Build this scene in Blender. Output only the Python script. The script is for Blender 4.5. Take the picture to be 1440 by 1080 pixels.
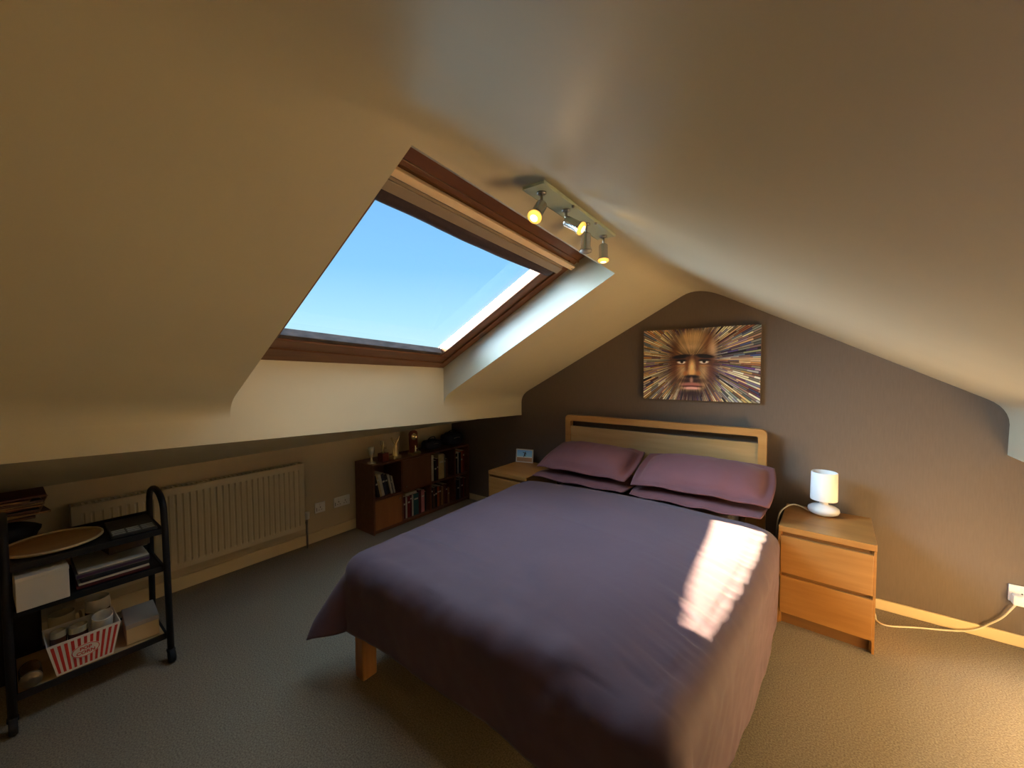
import bpy, bmesh, math, random
import numpy as np
from mathutils import Vector, Matrix, Euler, noise

for o in list(bpy.data.objects):
    bpy.data.objects.remove(o, do_unlink=True)
SC = bpy.context.scene
COL = SC.collection
PI = math.pi
rnd = random.Random(7)

# ------------------------------------------------------------------ camera
F_PX = 548.17
CAM_POS = Vector((2.3053, -3.0971, 1.4215))
YAW, PITCH, ROLL = -0.6502, -0.0387, -0.0046
_f = Vector((math.sin(YAW) * math.cos(PITCH), math.cos(YAW) * math.cos(PITCH), math.sin(PITCH)))
_r = Vector((math.cos(YAW), -math.sin(YAW), 0))
_u = _r.cross(_f)
_r2 = _r * math.cos(ROLL) + _u * math.sin(ROLL)
_u2 = -_r * math.sin(ROLL) + _u * math.cos(ROLL)
cd = bpy.data.cameras.new('camera')
cam = bpy.data.objects.new('camera', cd)
COL.objects.link(cam)
cd.sensor_width = 36
cd.lens = F_PX / 1440 * 36
cd.clip_start = 0.02
cam.matrix_world = Matrix(((_r2.x, _u2.x, -_f.x, CAM_POS.x), (_r2.y, _u2.y, -_f.y, CAM_POS.y),
                           (_r2.z, _u2.z, -_f.z, CAM_POS.z), (0, 0, 0, 1)))
SC.camera = cam

# ------------------------------------------------------------------ light: sky, sun, exposure
SUN_DIR = Vector((1.77, 0.44, -1.012)).normalized()          # direction the light travels
SUN_STRENGTH = 100.0
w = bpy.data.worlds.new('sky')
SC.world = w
w.use_nodes = True
nt = w.node_tree
nt.nodes.clear()
N = nt.nodes.new
L = nt.links.new
tc = N('ShaderNodeTexCoord')
sep = N('ShaderNodeSeparateXYZ')
L(tc.outputs['Generated'], sep.inputs[0])
ramp = N('ShaderNodeValToRGB')
cr = ramp.color_ramp
cr.elements[0].position = 0.0
cr.elements[0].color = (0.80, 1.12, 1.22, 1)
cr.elements[1].position = 0.40
cr.elements[1].color = (0.25, 0.62, 1.12, 1)
e = cr.elements.new(0.12)
e.color = (0.52, 0.95, 1.18, 1)
e = cr.elements.new(0.24)
e.color = (0.32, 0.74, 1.15, 1)
L(sep.outputs['Z'], ramp.inputs[0])
# extra sky light added for the room, overhead and around the sun, off camera
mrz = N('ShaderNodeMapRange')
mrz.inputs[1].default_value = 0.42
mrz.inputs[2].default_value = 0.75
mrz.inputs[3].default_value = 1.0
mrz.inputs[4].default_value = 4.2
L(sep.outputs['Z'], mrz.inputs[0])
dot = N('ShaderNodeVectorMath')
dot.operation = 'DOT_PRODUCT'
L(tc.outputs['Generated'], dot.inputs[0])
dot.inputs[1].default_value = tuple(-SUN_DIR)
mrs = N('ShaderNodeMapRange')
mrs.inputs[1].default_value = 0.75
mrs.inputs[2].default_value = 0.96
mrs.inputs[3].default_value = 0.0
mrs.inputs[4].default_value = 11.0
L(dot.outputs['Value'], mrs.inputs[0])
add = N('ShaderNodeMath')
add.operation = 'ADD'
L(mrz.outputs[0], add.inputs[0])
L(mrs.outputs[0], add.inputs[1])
# glow added low on the sunny side, off camera, to brighten the right slope
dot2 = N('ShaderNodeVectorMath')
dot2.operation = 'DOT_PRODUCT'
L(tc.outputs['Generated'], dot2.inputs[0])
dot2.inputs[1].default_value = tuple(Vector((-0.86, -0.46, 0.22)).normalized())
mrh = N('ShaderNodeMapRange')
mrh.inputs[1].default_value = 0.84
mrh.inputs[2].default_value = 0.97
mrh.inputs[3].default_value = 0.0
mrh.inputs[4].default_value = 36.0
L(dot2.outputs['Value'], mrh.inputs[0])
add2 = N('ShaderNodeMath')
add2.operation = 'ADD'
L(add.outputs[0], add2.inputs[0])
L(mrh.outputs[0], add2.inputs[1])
bg = N('ShaderNodeBackground')
mixw = N('ShaderNodeMix')
mixw.data_type = 'RGBA'
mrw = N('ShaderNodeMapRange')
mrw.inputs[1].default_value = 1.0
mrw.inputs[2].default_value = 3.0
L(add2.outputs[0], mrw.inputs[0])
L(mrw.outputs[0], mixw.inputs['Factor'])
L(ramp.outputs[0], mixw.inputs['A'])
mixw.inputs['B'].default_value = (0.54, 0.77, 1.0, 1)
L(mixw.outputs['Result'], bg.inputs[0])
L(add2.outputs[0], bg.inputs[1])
wo = N('ShaderNodeOutputWorld')
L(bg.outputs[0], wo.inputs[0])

sd = bpy.data.lights.new('sun', 'SUN')
sd.energy = SUN_STRENGTH
sd.color = (1.0, 0.76, 0.48)
sd.angle = math.radians(0.55)
sun = bpy.data.objects.new('sun', sd)
COL.objects.link(sun)
sun.location = (-6, -3, 6)
sun.rotation_euler = SUN_DIR.to_track_quat('-Z', 'Y').to_euler()

SC.view_settings.view_transform = 'Standard'
SC.view_settings.look = 'None'
SC.view_settings.gamma = 1
SC.view_settings.use_curve_mapping = False
SC.view_settings.exposure = 0.0
SC.cycles.use_denoising = True
SC.cycles.max_bounces = 14
SC.cycles.diffuse_bounces = 10
SC.cycles.transparent_max_bounces = 12
SC.cycles.sample_clamp_indirect = 12.0

# ------------------------------------------------------------------ materials
MATS = {}


def s2l(c):
    return tuple(((x / 255) / 12.92 if x / 255 <= 0.04045 else ((x / 255 + 0.055) / 1.055) ** 2.4) for x in c)


def mat(name, col, rough=0.6, metal=0.0, var=0.0, vscale=8.0, stretch=(1, 1, 1), bump=0.0, bscale=40.0,
        spec=0.5, sheen=0.0, col2=None, detail=3.0, trans=0.0):
    """Principled surface whose colour wanders between two tones over object-space noise, with noise bump."""
    if name in MATS:
        return MATS[name]
    m = bpy.data.materials.new(name)
    m.use_nodes = True
    t = m.node_tree
    b = t.nodes['Principled BSDF']
    b.inputs['Roughness'].default_value = rough
    b.inputs['Metallic'].default_value = metal
    b.inputs['Specular IOR Level'].default_value = spec
    if sheen:
        b.inputs['Sheen Weight'].default_value = sheen
    tcn = t.nodes.new('ShaderNodeTexCoord')
    mp = t.nodes.new('ShaderNodeMapping')
    mp.inputs['Scale'].default_value = stretch
    t.links.new(tcn.outputs['Object'], mp.inputs[0])
    nz = t.nodes.new('ShaderNodeTexNoise')
    nz.inputs['Scale'].default_value = vscale
    nz.inputs['Detail'].default_value = detail
    t.links.new(mp.outputs[0], nz.inputs['Vector'])
    if col2 is None:
        col2 = tuple(min(1, c * (1 + var)) for c in col)
        col1 = tuple(c * (1 - var) for c in col)
    else:
        col1 = col
    rp = t.nodes.new('ShaderNodeValToRGB')
    rp.color_ramp.elements[0].position = 0.3
    rp.color_ramp.elements[1].position = 0.7
    rp.color_ramp.elements[0].color = (*col1, 1)
    rp.color_ramp.elements[1].color = (*col2, 1)
    t.links.new(nz.outputs['Fac'], rp.inputs[0])
    t.links.new(rp.outputs[0], b.inputs['Base Color'])
    if bump:
        n2 = t.nodes.new('ShaderNodeTexNoise')
        n2.inputs['Scale'].default_value = bscale
        n2.inputs['Detail'].default_value = 4
        t.links.new(mp.outputs[0], n2.inputs['Vector'])
        bp = t.nodes.new('ShaderNodeBump')
        bp.inputs['Strength'].default_value = bump
        bp.inputs['Distance'].default_value = 0.01
        t.links.new(n2.outputs['Fac'], bp.inputs['Height'])
        t.links.new(bp.outputs[0], b.inputs['Normal'])
    if trans:
        b.inputs['Transmission Weight'].default_value = trans
    MATS[name] = m
    return m


def emis(name, col, strength):
    m = bpy.data.materials.new(name)
    m.use_nodes = True
    t = m.node_tree
    t.nodes.clear()
    em = t.nodes.new('ShaderNodeEmission')
    em.inputs[0].default_value = (*col, 1)
    em.inputs[1].default_value = strength
    # brighter in the middle of the bulb face, where the filament sits
    lw = t.nodes.new('ShaderNodeLayerWeight')
    lw.inputs[0].default_value = 0.35
    mr = t.nodes.new('ShaderNodeMapRange')
    mr.inputs[3].default_value = strength * 1.6
    mr.inputs[4].default_value = strength * 0.6
    t.links.new(lw.outputs['Facing'], mr.inputs[0])
    t.links.new(mr.outputs[0], em.inputs[1])
    o = t.nodes.new('ShaderNodeOutputMaterial')
    t.links.new(em.outputs[0], o.inputs[0])
    MATS[name] = m
    return m


def glass_mat(name, tint=(1, 1, 1), refl=1.0):
    m = bpy.data.materials.new(name)
    m.use_nodes = True
    t = m.node_tree
    t.nodes.clear()
    tr = t.nodes.new('ShaderNodeBsdfTransparent')
    tr.inputs[0].default_value = (*tint, 1)
    gl = t.nodes.new('ShaderNodeBsdfGlossy')
    gl.inputs['Roughness'].default_value = 0.03
    fr = t.nodes.new('ShaderNodeFresnel')
    fr.inputs[0].default_value = 1.45
    mu = t.nodes.new('ShaderNodeMath')
    mu.operation = 'MULTIPLY'
    mu.inputs[1].default_value = refl
    t.links.new(fr.outputs[0], mu.inputs[0])
    mx = t.nodes.new('ShaderNodeMixShader')
    t.links.new(mu.outputs[0], mx.inputs[0])
    t.links.new(tr.outputs[0], mx.inputs[1])
    t.links.new(gl.outputs[0], mx.inputs[2])
    o = t.nodes.new('ShaderNodeOutputMaterial')
    t.links.new(mx.outputs[0], o.inputs[0])
    MATS[name] = m
    return m


def paint_mat(name):
    """Colours carried by the mesh itself: a printed picture."""
    m = bpy.data.materials.new(name)
    m.use_nodes = True
    t = m.node_tree
    a = t.nodes.new('ShaderNodeVertexColor')
    a.layer_name = 'print'
    t.links.new(a.outputs[0], t.nodes['Principled BSDF'].inputs['Base Color'])
    t.nodes['Principled BSDF'].inputs['Roughness'].default_value = 0.6
    return m


M_CEIL = mat('ceiling_paint', (0.56, 0.508, 0.36), rough=0.42, var=0.035, vscale=2.2, bump=0.16, bscale=6.0, spec=0.9, detail=6)
M_CREAM = mat('cream_wall_paint', (0.58, 0.47, 0.30), rough=0.7, var=0.03, vscale=3, bump=0.05, bscale=60)
M_WALLPAPER = mat('brown_wallpaper', (0.150, 0.117, 0.091), rough=0.75, var=0.045, vscale=140, stretch=(1, 1, 0.10), bump=0.10, bscale=200, spec=0.3)
M_CARPET = mat('carpet', (0.185, 0.150, 0.108), rough=0.95, col2=(0.40, 0.338, 0.245), vscale=170, bump=0.6, bscale=300, spec=0.1, detail=6)
M_SKIRT = mat('skirting_gloss', (0.70, 0.57, 0.33), rough=0.4, var=0.03, vscale=3, bump=0.03, bscale=30)
M_OAK = mat('oak', (0.42, 0.215, 0.06), rough=0.45, col2=(0.50, 0.275, 0.085), vscale=5, stretch=(0.7, 6, 6), bump=0.06, bscale=12)
M_OAK_V = mat('oak_upright', (0.42, 0.215, 0.06), rough=0.45, col2=(0.50, 0.275, 0.085), vscale=5, stretch=(6, 6, 0.7), bump=0.06, bscale=12)
M_OAK_PALE = mat('pale_oak', (0.40, 0.26, 0.10), rough=0.5, col2=(0.48, 0.32, 0.14), vscale=5, stretch=(0.6, 6, 6), bump=0.05, bscale=12)
M_LEG = mat('pine_leg', (0.29, 0.125, 0.035), rough=0.5, col2=(0.38, 0.18, 0.055), vscale=5, stretch=(6, 6, 0.6), bump=0.06, bscale=12)
M_MALM = mat('oak_veneer', (0.37, 0.165, 0.040), rough=0.42, col2=(0.46, 0.222, 0.060), vscale=4.5, stretch=(0.6, 3, 7), bump=0.05, bscale=14)
M_MALM_D = mat('oak_veneer_recess', (0.20, 0.09, 0.025), rough=0.6, col2=(0.26, 0.12, 0.03), vscale=5, stretch=(0.6, 3, 7))
M_WIN = mat('stained_pine', (0.115, 0.044, 0.016), rough=0.35, col2=(0.17, 0.070, 0.026), vscale=5, stretch=(6, 0.6, 6), bump=0.05, bscale=14)
M_WIN_S = mat('stained_pine_side', (0.105, 0.042, 0.017), rough=0.35, col2=(0.155, 0.066, 0.026), vscale=5, stretch=(0.6, 6, 6), bump=0.05, bscale=14)
M_WIN_B = mat('weathered_bead', (0.06, 0.052, 0.052), rough=0.75, spec=0.2, col2=(0.115, 0.095, 0.09), vscale=14, stretch=(3, 1, 3), bump=0.1, bscale=40)
M_CLAD = mat('outer_cladding', (0.10, 0.085, 0.055), rough=0.45, var=0.08, vscale=8)
M_BAR = mat('cream_bar', (0.82, 0.62, 0.40), rough=0.45, var=0.02)
M_CASS = mat('beige_cassette', (0.30, 0.235, 0.175), rough=0.5, var=0.03)
M_BLIND = mat('aubergine_blind', (0.045, 0.028, 0.036), rough=0.85, var=0.12, vscale=60, bump=0.1, bscale=120)
M_DUVET = mat('plum_cotton', (0.113, 0.070, 0.092), rough=0.72, var=0.04, vscale=5, bump=0.12, bscale=18, sheen=0.12, spec=0.25)
M_PILLOW = mat('plum_pillow_cotton', (0.19, 0.078, 0.088), rough=0.72, var=0.05, vscale=6, bump=0.14, bscale=16, sheen=0.1, spec=0.25)
M_MATTRESS = mat('mattress_ticking', (0.6, 0.56, 0.5), rough=0.9, var=0.04)
M_RAD = mat('radiator_enamel', (0.66, 0.56, 0.37), rough=0.35, var=0.02)
M_BLACK = mat('black_steel', (0.010, 0.010, 0.011), rough=0.5, spec=0.3, var=0.1)
M_RUBBER = mat('black_rubber', (0.01, 0.01, 0.01), rough=0.8, var=0.1)
M_SHELFW = mat('pale_shelf_board', (0.50, 0.34, 0.16), rough=0.5, col2=(0.56, 0.40, 0.20), vscale=6, stretch=(6, 0.6, 6))
M_CHROME = mat('satin_nickel', (0.62, 0.60, 0.56), rough=0.22, metal=1.0, var=0.03)
M_NICKEL_D = mat('dark_nickel', (0.30, 0.28, 0.25), rough=0.3, metal=1.0, var=0.05)
M_FROST = mat('frosted_glass_plate', (0.40, 0.47, 0.37), rough=0.3, var=0.03)
M_BULB_OFF = mat('unlit_bulb', (0.35, 0.33, 0.30), rough=0.2, var=0.05)
M_BULB = emis('lit_bulb', (1.0, 0.56, 0.10), 1.15)
M_BULB_C = emis('lit_bulb_core', (1.0, 0.84, 0.45), 2.6)
M_WHITE = mat('white_plastic', (0.80, 0.78, 0.74), rough=0.35, var=0.01)
M_SHADE = mat('white_lamp_shade', (0.93, 0.93, 0.92), rough=0.45, var=0.01)
M_PORC = mat('white_glazed_base', (0.92, 0.91, 0.89), rough=0.15, var=0.01)
M_CABLE = mat('white_cable', (0.70, 0.62, 0.46), rough=0.5, var=0.02)
M_SLOT = mat('dark_slot', (0.02, 0.02, 0.02), rough=0.6, var=0.1)
M_MARK = mat('grey_print', (0.25, 0.25, 0.25), rough=0.6, var=0.1)
M_CASE = mat('brown_bookcase', (0.115, 0.038, 0.016), rough=0.45, col2=(0.155, 0.055, 0.022), vscale=5, stretch=(5, 0.8, 5), bump=0.04, bscale=15)
M_CASE_D = mat('orange_brown_door', (0.27, 0.098, 0.028), rough=0.45, col2=(0.33, 0.125, 0.036), vscale=5, stretch=(5, 5, 0.8), bump=0.04, bscale=15)
M_CASE_D2 = mat('brown_door', (0.15, 0.06, 0.028), rough=0.45, col2=(0.19, 0.078, 0.035), vscale=5, stretch=(5, 5, 0.8), bump=0.04, bscale=15)
M_GOLD = mat('gilt_metal', (1.0, 0.80, 0.42), rough=0.2, metal=0.7, var=0.04)
M_SILVER = mat('silver_metal', (0.95, 0.86, 0.66), rough=0.2, metal=0.7, var=0.04)
M_PLINTH = mat('red_brown_plinth', (0.16, 0.035, 0.02), rough=0.4, var=0.1)
M_PAGES = mat('book_pages', (0.62, 0.55, 0.42), rough=0.9, var=0.06, vscale=60)
M_TRAY = mat('turned_wood', (0.35, 0.17, 0.05), rough=0.5, col2=(0.44, 0.23, 0.075), vscale=7, stretch=(4, 0.7, 4), bump=0.05, bscale=12)
M_TRAY_R = mat('pale_wood_rim', (0.60, 0.45, 0.24), rough=0.5, var=0.05)
M_CARTON = mat('white_carton', (0.72, 0.66, 0.55), rough=0.7, var=0.02)
M_TAN = mat('tan_card', (0.52, 0.38, 0.20), rough=0.8, var=0.05)
M_TANTOP = mat('grey_card', (0.34, 0.30, 0.25), rough=0.8, var=0.04)
M_RED = mat('red_print', (0.60, 0.03, 0.025), rough=0.55, var=0.04)
M_TUBW = mat('white_card_tub', (0.80, 0.74, 0.68), rough=0.55, var=0.02)
M_MUG = mat('white_china', (0.74, 0.70, 0.62), rough=0.18, var=0.02)
M_MUG_C = mat('cream_china', (0.52, 0.44, 0.28), rough=0.2, var=0.03)
M_MUG_B = mat('brown_china_print', (0.10, 0.035, 0.02), rough=0.25, var=0.1)
M_DARKBAG = mat('navy_nylon', (0.012, 0.013, 0.024), rough=0.6, var=0.2, vscale=20, bump=0.3, bscale=25)
M_DARKBOX = mat('dark_storage_box', (0.02, 0.017, 0.015), rough=0.6, var=0.1)
M_PRINT = paint_mat('printed_picture')
M_CANVAS = mat('canvas_edge', (0.10, 0.065, 0.05), rough=0.8, var=0.1)
M_FRAMEW = mat('silver_photo_frame', (0.62, 0.62, 0.60), rough=0.4, var=0.03)
M_JAR = mat('jar_lid', (0.16, 0.12, 0.07), rough=0.3, metal=0.3, var=0.05)
M_GLASSJ = glass_mat('jar_glass', (0.75, 0.72, 0.62))
M_PANE = glass_mat('window_pane', (0.99, 1.0, 1.0), 0.12)


# ------------------------------------------------------------------ mesh helpers
class MB:
    """Collects shapes in one bmesh; build() links them as ONE mesh object."""

    def __init__(self):
        self.bm = bmesh.new()

    def _bevel(self, verts, r, seg=2):
        es = {e for v in verts for e in v.link_edges}
        bmesh.ops.bevel(self.bm, geom=list(es), offset=r, segments=seg, profile=0.5, affect='EDGES')

    def box(self, x0, x1, y0, y1, z0, z1, bev=0.0, seg=2, mi=0, M=None):
        g = bmesh.ops.create_cube(self.bm, size=1)
        vs = g['verts']
        for v in vs:
            v.co = Vector(((x0 + x1) / 2 + v.co.x * (x1 - x0), (y0 + y1) / 2 + v.co.y * (y1 - y0), (z0 + z1) / 2 + v.co.z * (z1 - z0)))
            if M is not None:
                v.co = M @ v.co
        for fc in {fc for v in vs for fc in v.link_faces}:
            fc.material_index = mi
        if bev:
            self._bevel(vs, bev, seg)
        return self

    def quad(self, *ps, mi=0):
        f = self.bm.faces.new([self.bm.verts.new(p) for p in ps])
        f.material_index = mi
        return self

    def tube(self, pts, r, seg=10, closed=False, caps=True, mi=0):
        pts = [Vector(p) for p in pts]
        n = len(pts)
        rs = r if isinstance(r, (list, tuple)) else [r] * n
        rings = []
        up = None
        for i, p in enumerate(pts):
            a = pts[(i - 1) % n] if (closed or i > 0) else p
            b = pts[(i + 1) % n] if (closed or i < n - 1) else p
            t = (b - a).normalized()
            if up is None:
                up = t.orthogonal().normalized()
            up = (up - t * up.dot(t)).normalized()
            sd_ = t.cross(up)
            rings.append([self.bm.verts.new(p + (up * math.cos(k * 2 * PI / seg) + sd_ * math.sin(k * 2 * PI / seg)) * rs[i]) for k in range(seg)])
        m = n if closed else n - 1
        for i in range(m):
            A, B = rings[i], rings[(i + 1) % n]
            for k in range(seg):
                f = self.bm.faces.new((A[k], A[(k + 1) % seg], B[(k + 1) % seg], B[k]))
                f.material_index = mi
                f.smooth = True
        if caps and not closed:
            for ring, rev in ((rings[0], True), (rings[-1], False)):
                f = self.bm.faces.new(list(reversed(ring)) if rev else ring)
                f.material_index = mi
        return self

    def lathe(self, prof, seg=28, M=None, mi=0, caps=(True, True), smooth=True):
        rings = []
        for (r, z) in prof:
            ring = []
            for k in range(seg):
                p = Vector((r * math.cos(k * 2 * PI / seg), r * math.sin(k * 2 * PI / seg), z))
                ring.append(self.bm.verts.new(M @ p if M is not None else p))
            rings.append(ring)
        for A, B in zip(rings, rings[1:]):
            for k in range(seg):
                f = self.bm.faces.new((A[k], A[(k + 1) % seg], B[(k + 1) % seg], B[k]))
                f.smooth = smooth
                f.material_index = mi
        for c, ring, rev in ((caps[0], rings[0], True), (caps[1], rings[-1], False)):
            if c:
                f = self.bm.faces.new(list(reversed(ring)) if rev else ring)
                f.material_index = mi
        return self

    def grid(self, P, mi=0, smooth=True):
        """P: rows of points."""
        V = [[self.bm.verts.new(p) for p in row] for row in P]
        for i in range(len(V) - 1):
            for j in range(len(V[0]) - 1):
                f = self.bm.faces.new((V[i][j], V[i][j + 1], V[i + 1][j + 1], V[i + 1][j]))
                f.smooth = smooth
                f.material_index = mi
        return V

    def prism(self, poly, h, M=None, mi=0):
        """poly in xy, extruded from z=0 to h."""
        a = [Vector((x, y, 0)) for x, y in poly]
        b = [Vector((x, y, h)) for x, y in poly]
        if M is not None:
            a = [M @ p for p in a]
            b = [M @ p for p in b]
        A = [self.bm.verts.new(p) for p in a]
        B = [self.bm.verts.new(p) for p in b]
        n = len(A)
        for f in [self.bm.faces.new(list(reversed(A))), self.bm.faces.new(B)] + [self.bm.faces.new((A[i], A[(i + 1) % n], B[(i + 1) % n], B[i])) for i in range(n)]:
            f.material_index = mi
        return self

    def build(self, name, m, parent=None, fix=True):
        if fix:
            bmesh.ops.recalc_face_normals(self.bm, faces=self.bm.faces[:])
        me = bpy.data.meshes.new(name)
        self.bm.to_mesh(me)
        self.bm.free()
        for x in (m if isinstance(m, (list, tuple)) else [m]):
            me.materials.append(x)
        o = bpy.data.objects.new(name, me)
        COL.objects.link(o)
        if parent is not None:
            o.parent = parent
        return o


def tag(o, label, cat, group=None):
    o['label'] = label
    o['category'] = cat
    o['kind'] = 'thing'
    if group:
        o['group'] = group
    return o


def thing(name, label, cat, loc=(0, 0, 0), rot=(0, 0, 0), group=None):
    o = bpy.data.objects.new(name, None)
    COL.objects.link(o)
    o.location = loc
    o.rotation_euler = rot
    o.empty_display_size = 0.05
    return tag(o, label, cat, group)


def struct(o):
    o['kind'] = 'structure'
    return o


def at(o, loc=(0, 0, 0), rot=(0, 0, 0)):
    o.location = loc
    o.rotation_euler = rot
    return o


def bez2(a, c, b, n):
    out = []
    for i in range(n + 1):
        t = i / n
        out.append(tuple(a[k] * (1 - t) ** 2 + 2 * c[k] * t * (1 - t) + b[k] * t * t for k in range(len(a))))
    return out


def catmull(ps, n=8):
    ps = [Vector(p) for p in ps]
    q = [ps[0]] + ps + [ps[-1]]
    out = []
    for i in range(1, len(q) - 2):
        for k in range(n):
            t = k / n
            a, b, c, d = q[i - 1], q[i], q[i + 1], q[i + 2]
            out.append(0.5 * ((2 * b) + (c - a) * t + (2 * a - 5 * b + 4 * c - d) * t * t + (3 * b - a - 3 * c + d) * t ** 3))
    out.append(ps[-1])
    return out


# ------------------------------------------------------------------ the attic shell
Y_FRONT = -4.3
X_KL, X_KR = -0.917, 3.45
XR = 3.121


def XL(y): return 0.0662 + 0.0383 * y
def ZE(y): return 0.9687 - 0.0357 * y
def SLZ(x, y): return 0.5344 * x - 0.05617 * y + 1.1324        # left slope
def SRZ(x, y): return 1.2127 + 0.5489 * (XR - x)               # right slope
def WZ(x, y): return SLZ(x, y) + 0.2314                        # plane of the roof window's frame


WY0, WY1 = -2.395, -0.99          # opening in the left slope
WXT = 1.432                       # its top edge
ZER = 0.971


def ridge(y):
    x = (1.2127 + 0.5489 * XR - 1.1324 + 0.05617 * y) / (0.5344 + 0.5489)
    return x


def profile(y):
    xl, xr_ = XL(y), ridge(y)
    pts = [(X_KL - 0.02, 0.80), (xl - 0.14, ZE(y) + 0.004), (xl, ZE(y))]
    zs = SLZ(xl, y)
    pts += bez2((xl, zs - 0.075), (xl, zs), (xl + 0.085, SLZ(xl + 0.085, y)), 6)
    k_top = len(pts)
    d = min(0.11, xr_ - WXT - 0.015) if y > -2.5 else 0.20
    xt = WXT if WY0 - 1e-6 <= y <= WY1 + 1e-6 else min(WXT, xr_ - d - 0.06)
    pts += [(xt, SLZ(xt, y))]
    pts += bez2((xr_ - d, SLZ(xr_ - d, y)), (xr_, SLZ(xr_, y)), (xr_ + d * 1.5, SRZ(xr_ + d * 1.5, y)), 8)
    zr = SRZ(XR, y)
    pts += bez2((XR - 0.075, SRZ(XR - 0.075, y)), (XR, zr), (XR + 0.003, zr - 0.085), 6)
    pts += [(XR, ZER), (XR + 0.14, ZER + 0.004), (X_KR + 0.02, 0.80)]
    return pts, k_top


mb = MB()
bm = mb.bm
ys = [0.02, -0.3, -0.6, WY1, -1.4, -1.9, WY0, -2.8, -3.3, -3.8, Y_FRONT]
rows = []
for y in ys:
    p, k_top = profile(y)
    rows.append([bm.verts.new((x, y, z)) for x, z in p])
for i in range(len(ys) - 1):
    opening = ys[i] <= WY1 + 1e-6 and ys[i + 1] >= WY0 - 1e-6
    for j in range(len(rows[0]) - 1):
        if opening and 2 <= j < k_top:
            continue
        f = bm.faces.new((rows[i][j], rows[i][j + 1], rows[i + 1][j + 1], rows[i + 1][j]))
        f.smooth = 3 <= j < k_top - 1 or k_top + 1 <= j < len(rows[0]) - 4
# vertical panel under the window, upper reveal and the two side reveals
oy = [y for y in ys if WY0 - 1e-6 <= y <= WY1 + 1e-6]
low = [bm.verts.new((XL(y), y, ZE(y))) for y in oy]
hi = [bm.verts.new((XL(y), y, WZ(XL(y), y))) for y in oy]
tp = [bm.verts.new((WXT, y, SLZ(WXT, y))) for y in oy]
tf = [bm.verts.new((1.245, y, WZ(1.245, y))) for y in oy]
for i in range(len(oy) - 1):
    bm.faces.new((low[i], low[i + 1], hi[i + 1], hi[i]))
    bm.faces.new((tp[i], tf[i], tf[i + 1], tp[i + 1]))
for y in (WY1, WY0):
    p, k = profile(y)
    loop = [(x, y, z) for x, z in p[3:k + 1]] + [(1.245, y, WZ(1.245, y)), (XL(y), y, WZ(XL(y), y))]
    bm.faces.new([bm.verts.new(q) for q in loop])
struct(mb.build('ceiling', M_CEIL, fix=False))



def gable(name, y, th, m):
    xr_ = ridge(y)
    poly = [(X_KL - 0.1, -0.1), (X_KR + 0.1, -0.1), (X_KR + 0.1, 0.86), (XR + 0.1, SRZ(XR, y) + 0.01), (xr_, SLZ(xr_, y) + 0.03), (XL(y) - 0.1, SLZ(XL(y), y) + 0.01), (X_KL - 0.1, 0.86)]
    return struct(MB().prism(poly, th, Matrix(((1, 0, 0, 0), (0, 0, 1, y), (0, 1, 0, 0), (0, 0, 0, 1)))).build(name, m))


gable('wall_back', 0.0, 0.12, M_WALLPAPER)
struct(MB().box(X_KL - 0.12, X_KL, Y_FRONT, 0.0, -0.1, 0.86).build('wall_left', M_CREAM))
struct(MB().box(X_KR, X_KR + 0.12, Y_FRONT, 0.0, -0.1, 0.86).build('wall_right', M_CREAM))
gable('wall_front', Y_FRONT, -0.12, M_CREAM)
struct(MB().box(X_KL - 0.1, X_KR + 0.1, Y_FRONT - 0.1, 0.1, -0.12, 0.0).build('floor', M_CARPET))


def skirting(name, x0, x1, y0, y1, h):
    return struct(MB().box(x0, x1, y0, y1, 0.0, h, bev=0.004).build(name, M_SKIRT))


skirting('baseboard_back', X_KL + 0.016, X_KR - 0.016, -0.016, 0.0, 0.060)
skirting('baseboard_left', X_KL, X_KL + 0.016, Y_FRONT, 0.0, 0.085)
skirting('baseboard_right', X_KR - 0.016, X_KR, Y_FRONT, 0.0, 0.075)

# ------------------------------------------------------------------ roof window
WN = Vector((-0.5344, 0.05617, 1)).normalized()


def wp(x, y, n):
    return Vector((x, y, WZ(x, y))) + WN * n


def wbox(mbx, x0, x1, y0, y1, n0, n1, bev=0.0, mi=0):
    g = bmesh.ops.create_cube(mbx.bm, size=1)
    for v in g['verts']:
        v.co = wp((x0 + x1) / 2 + v.co.x * (x1 - x0), (y0 + y1) / 2 + v.co.y * (y1 - y0), (n0 + n1) / 2 + v.co.z * (n1 - n0))
    for fc in {fc for v in g['verts'] for fc in v.link_faces}:
        fc.material_index = mi
    if bev:
        mbx._bevel(g['verts'], bev)
    return mbx


win = bpy.data.objects.new('window_1', None)
COL.objects.link(win)
struct(win)
win['label'] = 'brown timber roof window in the left slope with clear glass'
fr = MB()
GX0, GX1, GY0, GY1 = 0.178, 1.085, -2.235, -1.13
wbox(fr, -0.14, 0.082, -2.41, -0.975, -0.002, 0.07, 0.004)
wbox(fr, 1.18, 1.27, -2.41, -0.975, -0.002, 0.07, 0.004)
wbox(fr, 1.195, 1.205, -2.40, -0.98, -0.010, 0.0, 0.002)
wbox(fr, 0.0, 1.27, -1.048, -0.975, -0.0025, 0.07, 0.004, 1)
wbox(fr, 0.0, 1.27, -2.41, -2.335, -0.0025, 0.07, 0.004, 1)
fr.build('frame', [M_WIN, M_WIN_S], win)
sa = MB()
wbox(sa, 0.080, 0.152, -2.33, -1.055, 0.006, 0.07, 0.006)
wbox(sa, 1.09, 1.183, -2.33, -1.055, 0.006, 0.09, 0.006)
wbox(sa, 0.082, 1.18, GY1 - 0.0, -1.046, 0.008, 0.064, 0.006, 1)
wbox(sa, 0.082, 1.18, -2.337, GY0, 0.008, 0.064, 0.006, 1)
sa.build('sash', [M_WIN, M_WIN_S], win)
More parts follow.
